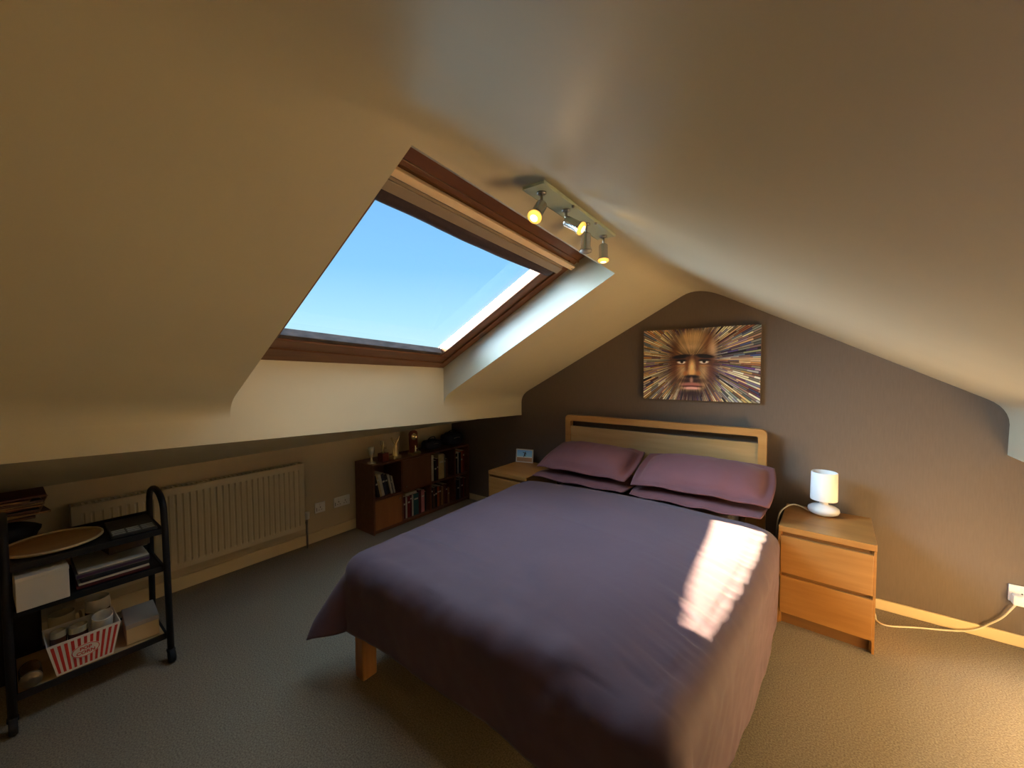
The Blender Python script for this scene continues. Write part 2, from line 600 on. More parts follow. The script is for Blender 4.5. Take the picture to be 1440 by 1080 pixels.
be = MB()
wbox(be, 0.148, GX0, GY0, GY1, 0.018, 0.064, 0.003)
be.build('glazing_bead', M_WIN_B, win)
gl = MB()
wbox(gl, GX0 - 0.02, GX1 + 0.02, GY0 - 0.02, GY1 + 0.012, 0.055, 0.061)
gl.build('pane', M_PANE, win)
cl = MB()
wbox(cl, 0.06, 1.25, GY1 + 0.014, -0.99, 0.066, 0.090, 0.004)
wbox(cl, 0.06, 1.25, -2.40, GY0 - 0.03, 0.066, 0.090, 0.004)
wbox(cl, 1.12, 1.30, -2.40, -0.99, 0.066, 0.090, 0.004)
cl.build('outer_cladding', M_CLAD, win)
cb = MB()
wbox(cb, 1.148, 1.176, -2.385, -1.0, -0.030, -0.006, 0.004)
cb.build('control_bar', M_BAR, win)
sc_ = MB()
M = Matrix.Translation(wp(1.162, -1.02, -0.031)) @ (-WN).to_track_quat('Z', 'Y').to_matrix().to_4x4()
sc_.lathe([(0.004, 0), (0.004, 0.002)], 10, M)
sc_.build('screw', M_NICKEL_D, win)

blind = thing('roller_blind', 'dark aubergine roller blind rolled up at the head of the roof window', 'blind', wp(1.1, -1.7, 0))


def local(o, ch):
    ch.matrix_parent_inverse = Matrix.Translation(-Vector(o.location))
    return ch


ca = MB()
wbox(ca, 1.088, 1.128, -2.325, -1.062, -0.020, 0.004, 0.003)
wbox(ca, 1.126, 1.138, -2.325, -1.062, -0.012, 0.004, 0.002)
local(blind, ca.build('cassette', M_CASS, blind))
fb = MB()
rowsP = []
for j in range(41):
    t = j / 40
    y = -2.318 + t * (2.318 - 1.075)
    sag = 0.014 * math.sin(PI * t) + 0.006 * noise.noise((t * 6, 1.3, 0))
    row = []
    for k in range(13):
        a = k / 12 * 2 * PI
        x = 1.062 - sag * 0.8 + 0.030 * math.cos(a)
        n = 0.012 + 0.022 * math.sin(a)
        row.append(wp(x, y, n))
    rowsP.append(row)
V = fb.grid(rowsP)
fb.bm.faces.new([v for v in V[0][:-1]])
fb.bm.faces.new([v for v in reversed(V[-1][:-1])])
bmesh.ops.remove_doubles(fb.bm, verts=fb.bm.verts[:], dist=0.0003)
local(blind, fb.build('rolled_fabric', M_BLIND, blind))

# ------------------------------------------------------------------ bed
BX0, BX1 = 0.610, 2.098
bed = thing('double_bed', 'oak double bed frame with slotted headboard standing against the brown wall', 'bed', (0, 0, 0))
hb = MB()
# rounded frame: posts and top rail swept as one rounded rectangle strip
t_, yb0, yb1 = 0.048, -0.094, -0.044


def rrect_strip(mbx, x0, x1, ztop, zbot, r, th, y0, y1):
    outer, inner = [], []
    n = 6
    outer.append((x0, zbot)); inner.append((x0 + th, zbot))
    for k in range(n + 1):
        a = PI - k / n * PI / 2
        outer.append((x0 + r + r * math.cos(a), ztop - r + r * math.sin(a)))
        ri = max(r - th, 0.012)
        cx, cz = x0 + th + ri, ztop - th - ri
        inner.append((cx + ri * math.cos(a), cz + ri * math.sin(a)))
    for k in range(n + 1):
        a = PI / 2 - k / n * PI / 2
        outer.append((x1 - r + r * math.cos(a), ztop - r + r * math.sin(a)))
        ri = max(r - th, 0.012)
        cx, cz = x1 - th - ri, ztop - th - ri
        inner.append((cx + ri * math.cos(a), cz + ri * math.sin(a)))
    outer.append((x1, zbot)); inner.append((x1 - th, zbot))
    bmx = mbx.bm
    O0 = [bmx.verts.new((x, y0, z)) for x, z in outer]
    I0 = [bmx.verts.new((x, y0, z)) for x, z in inner]
    O1 = [bmx.verts.new((x, y1, z)) for x, z in outer]
    I1 = [bmx.verts.new((x, y1, z)) for x, z in inner]
    for i in range(len(outer) - 1):
        bmx.faces.new((O0[i], O0[i + 1], I0[i + 1], I0[i]))
        bmx.faces.new((O1[i], I1[i], I1[i + 1], O1[i + 1]))
        bmx.faces.new((O0[i], O1[i], O1[i + 1], O0[i + 1]))
        bmx.faces.new((I0[i], I0[i + 1], I1[i + 1], I1[i]))
    for i in (0, -1):
        bmx.faces.new((O0[i], I0[i], I1[i], O1[i]))


rrect_strip(hb, BX0, BX1, 1.018, 0.0, 0.035, t_, yb0, yb1)
hb.build('headboard_frame', M_OAK, bed)
MB().box(BX0 + 0.044, BX1 - 0.044, -0.082, -0.056, 0.34, 0.922, bev=0.003).build('headboard_panel', M_OAK_PALE, bed)
for sx in (BX0 + 0.03, BX1 - 0.135):
    MB().box(sx, sx + 0.028, -2.10, -0.094, 0.29, 0.42, bev=0.004).build('side_rail', M_LEG, bed)
MB().box(BX0 + 0.03, BX1 - 0.14, -2.085, -2.060, 0.30, 0.42, bev=0.004).build('foot_rail', M_LEG, bed)
for sx in (0.656, BX1 - 0.205):
    MB().box(sx, sx + 0.066, -2.142, -2.070, 0.0, 0.34, bev=0.006).build('leg', M_LEG, bed)
MB().box(BX0 + 0.06, BX1 - 0.14, -2.08, -0.1, 0.305, 0.325).build('slat_base', M_OAK_PALE, bed)
tag(MB().box(0.70, 1.955, -2.05, -0.105, 0.327, 0.500, bev=0.05, seg=4).build('mattress', M_MATTRESS), 'pale mattress lying on the bed frame under the plum duvet', 'mattress')


# duvet --------------------------------------------------------------
def hang(e, r, slope=0.0):
    q = r * PI / 2
    if e < q:
        return r * math.sin(e / r), r * (1 - math.cos(e / r))
    k = e - q
    return r + k * slope, r + k * math.sqrt(1 - slope * slope)


def nz(x, y, z=0.0):
    return noise.noise((x, y, z))


def duvet():
    yH, yF = -0.560, -2.085
    eL, eR, eF, eH = 0.25, 0.555, 0.385, 0.028
    rL, rR, rF, rH = 0.055, 0.095, 0.092, 0.02
    na, nb = 190, 180
    W = 1.47
    Lb = yH - yF
    P = []
    for j in range(nb + 1):
        b = -eH + (Lb + eF + eH) * j / nb
        row = []
        for i in range(na + 1):
            a = -eL + (W + eL + eR) * i / na
            tb = min(max(b / Lb, 0), 1)
            xl = 0.588 + (0.650 - 0.588) * tb
            xr_ = 2.105 - 0.105 * tb ** 2
            u = min(max(a / W, 0), 1)
            x = xl + (xr_ - xl) * u
            y = yH - min(max(b, 0), Lb)
            ztop = 0.560 - 0.030 * math.exp(-max(b, 0) / 0.07) + 0.040 * (math.sin(PI * u) ** 0.6) * (0.75 + 0.25 * math.sin(PI * min(1, tb * 1.05))) + 0.010 * nz(x * 2.3, y * 2.1, 3.0)
            ex = -a if a < 0 else (a - W if a > W else 0)
            if a > W:
                ex *= 1 - 0.33 * tb * tb
            ey = b - Lb if b > Lb else 0
            eh = -b if b < 0 else 0
            left = a < 0
            ox = oy_ = dz = 0.0
            if ey > 0 and ex > 0:
                d = math.hypot(ex, ey)
                th = math.atan2(ey, ex)
                s = math.sin(2 * th)
                fl = (0.56 if left else 0.35) * s ** 0.8
                rr = (rL if left else rR) * (1 - th / (PI / 2)) + rF * th / (PI / 2)
                o, dr = hang(d, rr, min(0.9, fl))
                ph = th
                ox, oy_, dz = o * math.cos(ph), o * math.sin(ph), dr
            elif ex > 0:
                ox, dz = hang(ex, rL if left else rR, 0.03 if left else -0.02)
                if not left:
                    ox += 0.003 * nz(y * 4.5, ex * 1.5, 9) * min(1, ex / 0.2)
                    ox += 0.002 * math.sin(y * 17 + 2.5 * nz(y * 2, 0, 4)) * max(0, (ex - 0.25)) / 0.3
            elif ey > 0:
                oy_, dz = hang(ey, rF, 0.0)
                oy_ += (0.004 * math.sin(x * 11 + 3 * nz(x * 2, 0, 1)) + 0.010 * nz(x * 4, ey * 3, 2)) * min(1, ey / 0.15)
            hx = ox * (-1 if left else 1)
            px, py, pz = x + hx, y - oy_, ztop - dz
            if eh > 0:
                oh, dh = hang(eh, rH)
                py, pz = y + oh, pz - dh
            # wrinkles: pulled folds across the bed, stronger by the right edge, and long soft creases near the foot
            edge = (0.25 * math.exp(-((u - 0.9) / 0.2) ** 2) + 0.9 * math.exp(-((u - 1.0) / 0.075) ** 2)) if ey == 0 else 0.0
            ang = y * 1.0 + x * 0.32
            fine = nz(x * 2.2, ang * 28, 5) + 0.7 * nz(x * 4.5, ang * 64, 6)
            wz = 0.022 * math.exp(-((y + 1.76) / 0.42) ** 2 - ((u - 0.86) / 0.16) ** 2) + 0.0060 * edge * fine + 0.0016 * nz(x * 3, ang * 16, 2)
            for (cx, cy, dx, dy, w_, h_, ln) in ((0.95, -1.86, 1.0, -0.07, 0.022, 0.010, 0.33), (0.78, -1.72, 1.0, 0.10, 0.02, 0.006, 0.22),
                                                 (1.35, -1.99, 1.0, -0.05, 0.025, 0.007, 0.22), (1.25, -1.25, 1.0, -0.12, 0.015, 0.003, 0.35), (1.75, -0.72, 1.0, -0.15, 0.012, 0.003, 0.25)):
                q = ((x - cx) * -dy + (y - cy) * dx)
                al = ((x - cx) * dx + (y - cy) * dy)
                wz += h_ * math.exp(-(q / w_) ** 2) * math.exp(-(al / ln) ** 2)
            # soft puffs rolling over the foot edge, sharper folds towards the lamp-side corner
            pf = math.exp(-((b - Lb - 0.03) / 0.16) ** 2) if ex == 0 or ey > 0 else 0
            pu = 0.010 * nz(x * 5.5, b * 4.5, 21) + 0.006 * nz(x * 11, b * 9, 22)
            cf = math.exp(-((u - 0.95) / 0.22) ** 2)
            pu += cf * 0.010 * math.sin(26 * (b + 0.55 * x) + 2.5 * nz(x * 4, b * 4, 23))
            py -= pf * pu * (1 if ey > 0.05 else 0.3)
            pz += pf * pu * 0.6
            if ey > 0 or ex > 0:
                k = 0.004 * nz(px * 9, py * 9, pz * 9) + 0.003 * nz(px * 20, py * 20, pz * 20)
                px += k * (-1 if left else 1) * (1 if ex > 0 else 0)
                py -= k * (1 if ey > 0 else 0)
                wz *= math.exp(-ex / 0.035 - ey / 0.08)
            # stitched button hem close to the head end
            if 0 <= b < Lb and ex == 0:
                wz -= 0.0025 * math.exp(-((b - 0.085) / 0.006) ** 2)
            row.append((px, py, pz + wz))
        P.append(row)
    d = MB()
    d.grid(P)
    o = d.build('duvet', M_DUVET)
    s = o.modifiers.new('thickness', 'SOLIDIFY')
    s.thickness = 0.010
    s.offset = -1
    return o


tag(duvet(), 'plum cotton duvet spread over the bed with its corner hanging past the foot leg', 'duvet')


# pillows --------------------------------------------------------------
def pillow(name, w_, d_, h_, fl, seed, droop=0.0):
    n, m = 54, 40
    top, bot = [], []
    for j in range(m + 1):
        v = -1 + 2 * j / m
        rt, rb = [], []
        for i in range(n + 1):
            u = -1 + 2 * i / n
            x, y = u * w_ / 2, v * d_ / 2
            fx = max(0.0, 1 - (abs(x) / (w_ / 2 - fl)) ** 3.0) if abs(x) < w_ / 2 - fl else 0.0
            fy = max(0.0, 1 - (abs(y) / (d_ / 2 - fl)) ** 2.6) if abs(y) < d_ / 2 - fl else 0.0
            t = (fx ** 0.55) * (fy ** 0.55)
            wr = 0.006 * nz(x * 7 + seed, y * 9, seed) + 0.004 * nz(x * 18, y * 14, seed + 3)
            edge = (1 - t)
            # corners pull in a little
            px = x * (1 - 0.045 * v * v)
            py = y * (1 - 0.05 * u * u)
            zz = -droop * (abs(u) ** 3) + 0.0045 * edge * math.sin(x * 23 + seed + 4 * nz(x * 3, y * 3, seed))
            rt.append((px, py, h_ * 0.5 * t + wr * (0.3 + t) + zz + 0.0035))
            rb.append((px, py, -h_ * 0.5 * t + zz - 0.0035))
        top.append(rt)
        bot.append(rb)
    b = MB()
    b.grid(top)
    b.grid([list(reversed(r)) for r in bot])
    # close the hem
    ring_t = top[0] + [r[-1] for r in top[1:]] + list(reversed(top[-1][:-1])) + [r[0] for r in reversed(top[1:-1])]
    ring_b = bot[0] + [r[-1] for r in bot[1:]] + list(reversed(bot[-1][:-1])) + [r[0] for r in reversed(bot[1:-1])]
    k = len(ring_t)
    T = [b.bm.verts.new(p) for p in ring_t]
    B = [b.bm.verts.new(p) for p in ring_b]
    for i in range(k):
        b.bm.faces.new((T[i], T[(i + 1) % k], B[(i + 1) % k], B[i])).smooth = True
    bmesh.ops.remove_doubles(b.bm, verts=b.bm.verts[:], dist=0.0002)
    return b.build(name, M_PILLOW)


PG = 'plum pillows at the head of the bed'
at(tag(pillow('pillow', 0.76, 0.49, 0.052, 0.035, 1.0, 0.0), 'lower plum pillow of the pair by the photo frame side of the bed', 'pillow', PG), (0.965, -0.365, 0.590), (0.0, 0, 0.0))
at(tag(pillow('pillow', 0.77, 0.49, 0.052, 0.035, 5.0, 0.0), 'lower plum pillow of the pair by the white lamp side of the bed', 'pillow', PG), (1.745, -0.365, 0.590), (0.0, 0, 0.0))
at(tag(pillow('pillow', 0.745, 0.46, 0.155, 0.045, 9.0, 0.015), 'upper plum pillow nearer the photo frame, leaning on the headboard', 'pillow', PG), (0.965, -0.340, 0.730), (0.30, 0.0, 0.0))
at(tag(pillow('pillow', 0.82, 0.46, 0.155, 0.05, 13.0, 0.02), 'upper plum pillow nearer the white lamp, its flap sticking past the bed', 'pillow', PG), (1.755, -0.340, 0.728), (0.31, 0.0, 0.0))


# ------------------------------------------------------------------ bedside chests
def bedside(label, loc, rz, depth):
    t = thing('bedside_chest', label, 'bedside table', loc, (0, 0, rz), 'two drawer bedside chests')
    W, D, H = 0.40, depth, 0.55
    MB().box(0, W, 0, D, H - 0.032, H, bev=0.002).build('top', M_MALM, t)
    b = MB()
    b.box(0.0, 0.018, 0.017, D, 0, H - 0.032, bev=0.001)
    b.box(W - 0.018, W, 0.017, D, 0, H - 0.032, bev=0.001)
    b.box(0.018, W - 0.018, D - 0.012, D, 0.02, H - 0.032)
    b.box(0.018, W - 0.018, 0.05, D - 0.012, 0.06, 0.075)
    b.box(0.0, 0.010, 0.004, 0.0165, 0, H - 0.032)
    b.box(W - 0.010, W, 0.004, 0.0165, 0, H - 0.032)
    b.build('carcass', M_MALM, t)
    MB().box(0.018, W - 0.018, 0.030, 0.045, 0.0, 0.062).build('plinth', M_MALM_D, t)
    MB().box(0.018, W - 0.018, 0.017, 0.029, 0.06, H - 0.033).build('finger_recess', M_MALM_D, t)
    for z0, z1 in ((0.066, 0.272), (0.292, 0.496)):
        d = MB()
        d.box(0.011, W - 0.011, 0.001, 0.0165, z0, z1, bev=0.002)
        dr = d.build('drawer', M_MALM, t)
        g = MB()
        g.box(0.024, W - 0.024, 0.03, D - 0.03, z0 + 0.01, z1 - 0.05)
        g.build('drawer_box', M_MALM_D, dr)
    return t


bedside('oak bedside chest under the white table lamp', (2.1905, -0.512, 0), -0.045, 0.455)
bedside('oak bedside chest beside the bookcase, under the small photo frame', (0.128, -0.575, 0), 0.0, 0.47)

# ------------------------------------------------------------------ table lamp and its cord
lp = Vector((2.392, -0.165, 0.551))
lamp = thing('table_lamp', 'small white table lamp with drum shade and flattened round base', 'lamp', lp)
MB().lathe([(0.030, 0), (0.054, 0.003), (0.071, 0.014), (0.077, 0.028), (0.073, 0.042), (0.056, 0.053), (0.032, 0.058), (0.023, 0.062), (0.021, 0.070), (0.021, 0.090)], 40).build('base', M_PORC, lamp)
MB().lathe([(0.022, 0.086), (0.064, 0.088), (0.065, 0.092), (0.063, 0.252), (0.061, 0.254), (0.060, 0.252), (0.062, 0.094)], 44, caps=(False, False)).build('shade', M_SHADE, lamp)
MB().lathe([(0.014, 0.070), (0.014, 0.115), (0.018, 0.118), (0.030, 0.150), (0.026, 0.180), (0.012, 0.195)], 20).build('bulb', M_PORC, lamp)
cord_pts = [(2.325, -0.170, 0.557), (2.29, -0.168, 0.575), (2.25, -0.19, 0.588), (2.215, -0.24, 0.580), (2.185, -0.30, 0.55), (2.172, -0.31, 0.45),
            (2.168, -0.24, 0.25), (2.172, -0.08, 0.05), (2.24, -0.026, 0.012), (2.42, -0.026, 0.008), (2.605, -0.030, 0.007), (2.635, -0.09, 0.006), (2.637, -0.175, 0.006), (2.68, -0.196, 0.006), (2.80, -0.125, 0.006), (2.96, -0.040, 0.007),
            (3.03, -0.024, 0.034), (3.077, -0.022, 0.08), (3.123, -0.022, 0.136), (3.165, -0.028, 0.225)]
cm = MB()
cm.tube([Vector(p) - lp for p in catmull(cord_pts, 7)], 0.0042, 8)
cm.build('cord', M_CABLE, lamp)
MB().box(3.148 - lp.x, 3.190 - lp.x, -0.052 - lp.y, -0.011 - lp.y, 0.222 - lp.z, 0.272 - lp.z, bev=0.006).build('plug', M_WHITE, lamp)


def socket(label, loc, rz, wide=0.146):
    t = thing('wall_socket', label, 'socket', loc, (0, 0, rz))
    MB().box(0, wide, -0.010, 0, 0, 0.086, bev=0.003).build('faceplate', M_WHITE, t)
    for k in ((0.30, 0.70) if wide > 0.1 else (0.5,)):
        MB().box(k * wide - 0.007, k * wide + 0.007, -0.014, -0.009, 0.058, 0.076, bev=0.002).build('rocker_switch', M_WHITE, t)
        h = MB()
        cx = k * wide
        h.box(cx - 0.003, cx + 0.003, -0.0106, -0.0098, 0.040, 0.050)
        for s in (-1, 1):
            h.box(cx + s * 0.011 - 0.004, cx + s * 0.011 + 0.004, -0.0106, -0.0098, 0.022, 0.026)
        h.build('socket_hole', M_SLOT, t)
    MB().box(0.010, 0.016, -0.0106, -0.0098, 0.015, 0.045).build('printed_mark', M_MARK, t)
    return t


socket('white double socket on the brown wall, with the lamp cord plugged in', (3.142, -0.001, 0.226), 0)
socket('cream single socket plate beside the radiator valve', (X_KL + 0.001, -1.56, 0.235), PI / 2, 0.086)
socket('cream double socket plate beside the end of the bookcase', (X_KL + 0.001, -1.40, 0.235), PI / 2, 0.146)


# ------------------------------------------------------------------ pictures
def painted(name, nx, ny, func, to3d, parent):
    """A flat printed sheet: a fine grid whose vertices carry the print's colours."""
    b = MB()
    b.grid([[to3d(i / nx, j / ny) for i in range(nx + 1)] for j in range(ny + 1)], smooth=False)
    o = b.build(name, M_PRINT, parent)
    uu, vv = np.meshgrid(np.linspace(0, 1, nx + 1), np.linspace(0, 1, ny + 1))
    c = func(uu, vv).reshape(-1, 3)
    c = np.clip(c * 1.3, 0, 255) / 255
    c = np.where(c <= 0.04045, c / 12.92, ((c + 0.055) / 1.055) ** 2.4)
    at_ = o.data.color_attributes.new('print', 'FLOAT_COLOR', 'POINT')
    at_.data.foreach_set('color', np.concatenate([c, np.ones((len(c), 1))], 1).astype(np.float32).ravel())
    return o


def portrait(u, v):
    """A man's face looking straight out of a burst of coloured strokes."""
    x = 155 + u * 988
    y = 800 - v * 612
    g = np.random.RandomState(5)
    dx, dy = x - 605, y - 455
    r = np.hypot(dx, dy)
    ang = np.arctan2(dy, dx)
    NB = 185
    a = (ang / (2 * PI) + 0.5) * NB + 0.35 * np.sin(ang * 13)
    k = np.floor(a).astype(int) % NB
    fr_ = a - np.floor(a)
    pal = np.array([(232, 224, 190), (214, 200, 150), (190, 140, 84), (104, 52, 44), (96, 62, 128), (236, 228, 196), (60, 42, 52), (28, 22, 26),
                    (158, 152, 92), (122, 138, 128), (232, 220, 176), (168, 112, 62), (210, 200, 170), (70, 84, 130)], float)
    seg = np.floor(r / 85 + g.rand(NB)[k] * 3).astype(int)
    idx = (g.randint(0, 14, (NB, 16)))[k, np.clip(seg, 0, 15)]
    base = pal[idx]
    base = base * 0.55 + 0.45 * pal[g.randint(0, 14, NB)[k]]
    gap = np.clip(np.abs(fr_ - 0.5) * 2 - 0.55, 0, 1) / 0.45
    base = base * (1 - 0.88 * gap[..., None] * np.clip(r / 250, 0.3, 1)[..., None])
    col = base * 0.92

    def ell(cx, cy, rx, ry, soft=0.25, pw=2.0):
        d = (np.abs((x - cx) / rx) ** pw + np.abs((y - cy) / ry) ** pw) ** (1 / pw)
        return np.clip((1 + soft - d) / (2 * soft), 0, 1)[..., None]

    def mixc(c, m, k_=1.0):
        return col * (1 - m * k_) + np.array(c, float) * m * k_

    streak = (0.75 + 0.5 * g.rand(NB)[k])[..., None]
    # hair and beard: dark strokes round the head
    col = mixc((34, 24, 28), ell(605, 470, 245, 330, 0.28) * np.clip(streak - 0.45, 0, 1))
    # head
    skin = np.array((122, 98, 66), float)
    hd = np.maximum(ell(615, 400, 165, 190, 0.10, 2.4), ell(605, 560, 140, 190, 0.10, 2.4))
    tex = (0.62 + 0.62 * g.rand(NB)[k])[..., None]
    col = col * (1 - hd) + skin * tex * hd
    col = mixc((178, 150, 106), ell(600, 270, 110, 60, 0.7), 0.75)
    col = mixc((190, 164, 122), ell(590, 345, 70, 26, 0.8), 0.6)
    col = mixc((96, 52, 26), ell(748, 320, 45, 90, 0.8), 0.7)
    col = mixc((228, 206, 160), ell(775, 380, 30, 70, 0.7), 0.7)
    col = mixc((60, 32, 20), ell(450, 360, 30, 110, 0.8), 0.6)
    col = mixc((180, 150, 108), ell(520, 545, 42, 46, 0.8), 0.75)
    col = mixc((178, 146, 104), ell(705, 550, 44, 50, 0.8), 0.75)
    col = mixc((92, 52, 28), ell(445, 520, 40, 130, 0.7), 0.75)
    col = mixc((88, 50, 40), ell(765, 540, 34, 130, 0.7), 0.75)
    # brows, eye sockets, eyes
    for s, ex, by in ((-1, 512, 424), (1, 704, 424)):
        col = mixc((58, 30, 18), ell(ex, 455, 72, 42, 0.6), 0.85)
        slope = (x - ex) * s * -0.10
        yy = y + slope
        d = np.sqrt(((x - ex - 3 * s) / 74) ** 2 + ((yy - by) / 15) ** 2)
        col = mixc((18, 12, 12), np.clip((1.3 - d) / 0.5, 0, 1)[..., None])
        col = mixc((232, 216, 190), ell(ex, 474, 38, 13, 0.25))
        col = mixc((26, 16, 12), ell(ex + 2, 469, 14, 14, 0.2))
        d = np.sqrt(((x - ex) / 48) ** 2 + ((y - 459) / 8) ** 2)
        col = mixc((14, 9, 9), np.clip((1.3 - d) / 0.5, 0, 1)[..., None])
        col = mixc((170, 120, 72), ell(ex, 504, 40, 9, 0.6), 0.7)
    col = mixc((70, 36, 20), ell(604, 440, 36, 22, 0.7), 0.85)
    # nose
    col = mixc((96, 54, 28), ell(560, 510, 16, 70, 0.7), 0.8)
    col = mixc((96, 54, 28), ell(648, 510, 16, 70, 0.7), 0.8)
    col = mixc((226, 184, 122), ell(603, 520, 22, 62, 0.7), 0.9)
    col = mixc((150, 96, 50), ell(548, 570, 22, 22, 0.4), 0.9)
    col = mixc((150, 96, 50), ell(656, 570, 22, 22, 0.4), 0.9)
    col = mixc((214, 166, 104), ell(602, 560, 30, 24, 0.6), 0.8)
    col = mixc((26, 14, 12), ell(602, 598, 62, 14, 0.4))
    # moustache, lips, chin
    col = mixc((46, 26, 22), ell(600, 632, 100, 24, 0.5), 0.9)
    col = mixc((176, 132, 112), ell(600, 628, 14, 26, 0.5), 0.8)
    col = mixc((150, 96, 84), ell(600, 664, 88, 17, 0.35))
    col = mixc((60, 18, 24), ell(602, 680, 86, 7, 0.4))
    col = mixc((204, 158, 146), ell(602, 697, 68, 14, 0.4))
    col = mixc((34, 20, 22), ell(604, 738, 88, 26, 0.6), 0.8)
    col = mixc((44, 28, 34), ell(606, 775, 80, 34, 0.6) * streak, 0.55)
    return col


cv = thing('canvas_picture', 'wide canvas of a face amid radiating coloured strokes above the headboard', 'picture', (0, 0, 0))
PX0, PX1, PZ0, PZ1 = 1.2726, 2.0521, 1.184, 1.711
MB().box(PX0, PX1, -0.0295, -0.001, PZ0, PZ1, bev=0.002).build('stretched_canvas', M_CANVAS, cv)
painted('printed_face', 300, 200, portrait, lambda u, v: (PX0 + 0.001 + u * (PX1 - PX0 - 0.002), -0.0302, PZ0 + 0.001 + v * (PZ1 - PZ0 - 0.002)), cv)


def snapshot(u, v):
    c = np.zeros(u.shape + (3,))
    t = np.clip(v, 0, 1)[..., None]
    c[:] = np.array((150, 196, 226)) * (1 - t) + np.array((96, 150, 200)) * t
    sand = (v < 0.36)[..., None]
    c = np.where(sand, np.array((150, 122, 96)) * (0.9 + 0.2 * t), c)
    sea = ((v >= 0.34) & (v < 0.42))[..., None]
    c = np.where(sea, np.array((196, 210, 214)), c)

    def seg(x0, y0, x1, y1, w_):
        dx, dy = x1 - x0, (y1 - y0)
        tt = np.clip(((u - x0) * dx + (v - y0) * dy) / (dx * dx + dy * dy), 0, 1)
        return np.hypot((u - x0 - tt * dx) * 1.4, v - y0 - tt * dy) < w_
    m = seg(0.50, 0.60, 0.53, 0.72, 0.055) | seg(0.53, 0.74, 0.40, 0.80, 0.03) | seg(0.53, 0.72, 0.60, 0.66, 0.03) | seg(0.49, 0.58, 0.46, 0.42, 0.035) | seg(0.51, 0.58, 0.57, 0.48, 0.03) | (np.hypot((u - 0.55) * 1.4, v - 0.82) < 0.05)
    return np.where(m[..., None], np.array((34, 34, 42)), c)


ph = thing('photo_frame', 'small silvery photo frame with a beach snapshot on the bedside chest', 'photo frame', (0.215, -0.165, 0.5505), (-0.14, 0, 0.28))
fm = MB()
fw, fh, bw = 0.168, 0.122, 0.009
for x0, x1, z0, z1 in ((-fw / 2, fw / 2, 0, bw), (-fw / 2, fw / 2, fh - bw, fh), (-fw / 2, -fw / 2 + bw, 0, fh), (fw / 2 - bw, fw / 2, 0, fh)):
    fm.box(x0, x1, -0.007, 0.007, z0, z1, bev=0.0015)
fm.build('frame', M_FRAMEW, ph)
painted('snapshot', 80, 56, snapshot, lambda u, v: (-fw / 2 + bw + u * (fw - 2 * bw), 0.0, bw + v * (fh - 2 * bw)), ph)
MB().box(-fw / 2 + 0.004, fw / 2 - 0.004, 0.001, 0.006, 0.004, fh - 0.004).build('backing', M_DARKBOX, ph)
MB().box(-0.02, 0.02, 0.006, 0.009, 0.0, 0.085, M=Matrix.Translation((0, 0.0, 0.0)) @ Matrix.Rotation(0.0, 4, 'X')).build('stand', M_DARKBOX, ph)

# ------------------------------------------------------------------ spotlight bar
SX, SZ = 1.582, 2.031
SN = Vector((0, 0, -1))          # the bar hangs level under the rounded ridge
bar = thing('spotlight_bar', 'frosted glass spotlight bar with four nickel spots under the ceiling ridge', 'ceiling light', (SX, -1.735, SZ))
yax = Vector((-0.03, 1, 0)).normalized()
xax = yax.cross(SN).normalized()
RB = Matrix((xax, yax, SN)).transposed()                   # columns: across, along, away from the ceiling
bl = Vector(bar.location)


def bp(a, b, c): return RB @ Vector((a, b, c))


R4 = RB.to_4x4()
MB().box(-0.041, 0.041, -0.305, 0.305, 0.016, 0.026, bev=0.002, M=R4).build('plate', M_FROST, bar)
MB().box(-0.020, 0.020, -0.19, 0.19, -0.002, 0.017, M=R4).build('ceiling_box', M_WHITE, bar)
for b_ in (-0.10, 0.10):
    s = MB()
    s.lathe([(0.006, 0.026), (0.006, 0.033), (0.003, 0.035)], 10, R4 @ Matrix.Translation((-0.038, b_, 0)))
    s.build('fixing_nut', M_NICKEL_D, bar)
heads = [(-0.254, (0.02, -0.60, -0.72), True), (-0.080, (0.64, 0.10, -0.42), True), (0.091, (-0.02, 0.0, -1.0), False), (0.270, (0.05, -0.10, -1.0), True)]
for b_, d, lit in heads:
    base = bp(0.0, b_, 0.026)
    d = Vector(d).normalized()
    knuckle = base + Vector((0, 0, -0.040))
    h = MB()
    q = SN.to_track_quat('Z', 'Y').to_matrix().to_4x4()
    h.lathe([(0.016, 0.0), (0.016, 0.005), (0.010, 0.008)], 18, Matrix.Translation(base) @ q)
    h.tube([base, knuckle], 0.0048, 10)
    stem = h.build('spot_stem', M_NICKEL_D, bar)
    hd_ = MB()
    Mx = Matrix.Translation(knuckle + d * 0.004) @ d.to_track_quat('Z', 'Y').to_matrix().to_4x4()
    hd_.lathe([(0.012, -0.008), (0.0185, -0.004), (0.0195, 0.0), (0.0195, 0.048), (0.0205, 0.050), (0.0255, 0.063)], 24, Mx, caps=(True, False))
    head = hd_.build('spot_head', M_CHROME, bar)
    g = MB()
    g.lathe([(0.0225, 0.060), (0.0245, 0.065), (0.0235, 0.069), (0.016, 0.0725), (0.013, 0.073)], 24, Mx, caps=(True, False))
    g.lathe([(0.013, 0.073), (0.006, 0.074)], 24, Mx, caps=(False, True), mi=1)
    g.build('bulb', [M_BULB, M_BULB_C] if lit else [M_BULB_OFF, M_BULB_OFF], head)
    if lit:
        ld = bpy.data.lights.new('spot_beam', 'SPOT')
        ld.energy = 0.8
        ld.color = (1.0, 0.66, 0.30)
        ld.spot_size = math.radians(125)
        ld.spot_blend = 0.8
        ld.shadow_soft_size = 0.02
        lo = bpy.data.objects.new('spot_beam', ld)
        COL.objects.link(lo)
        lo.parent = head
        lo.location = knuckle + d * 0.092
        lo.rotation_euler = d.to_track_quat('-Z', 'Y').to_euler()

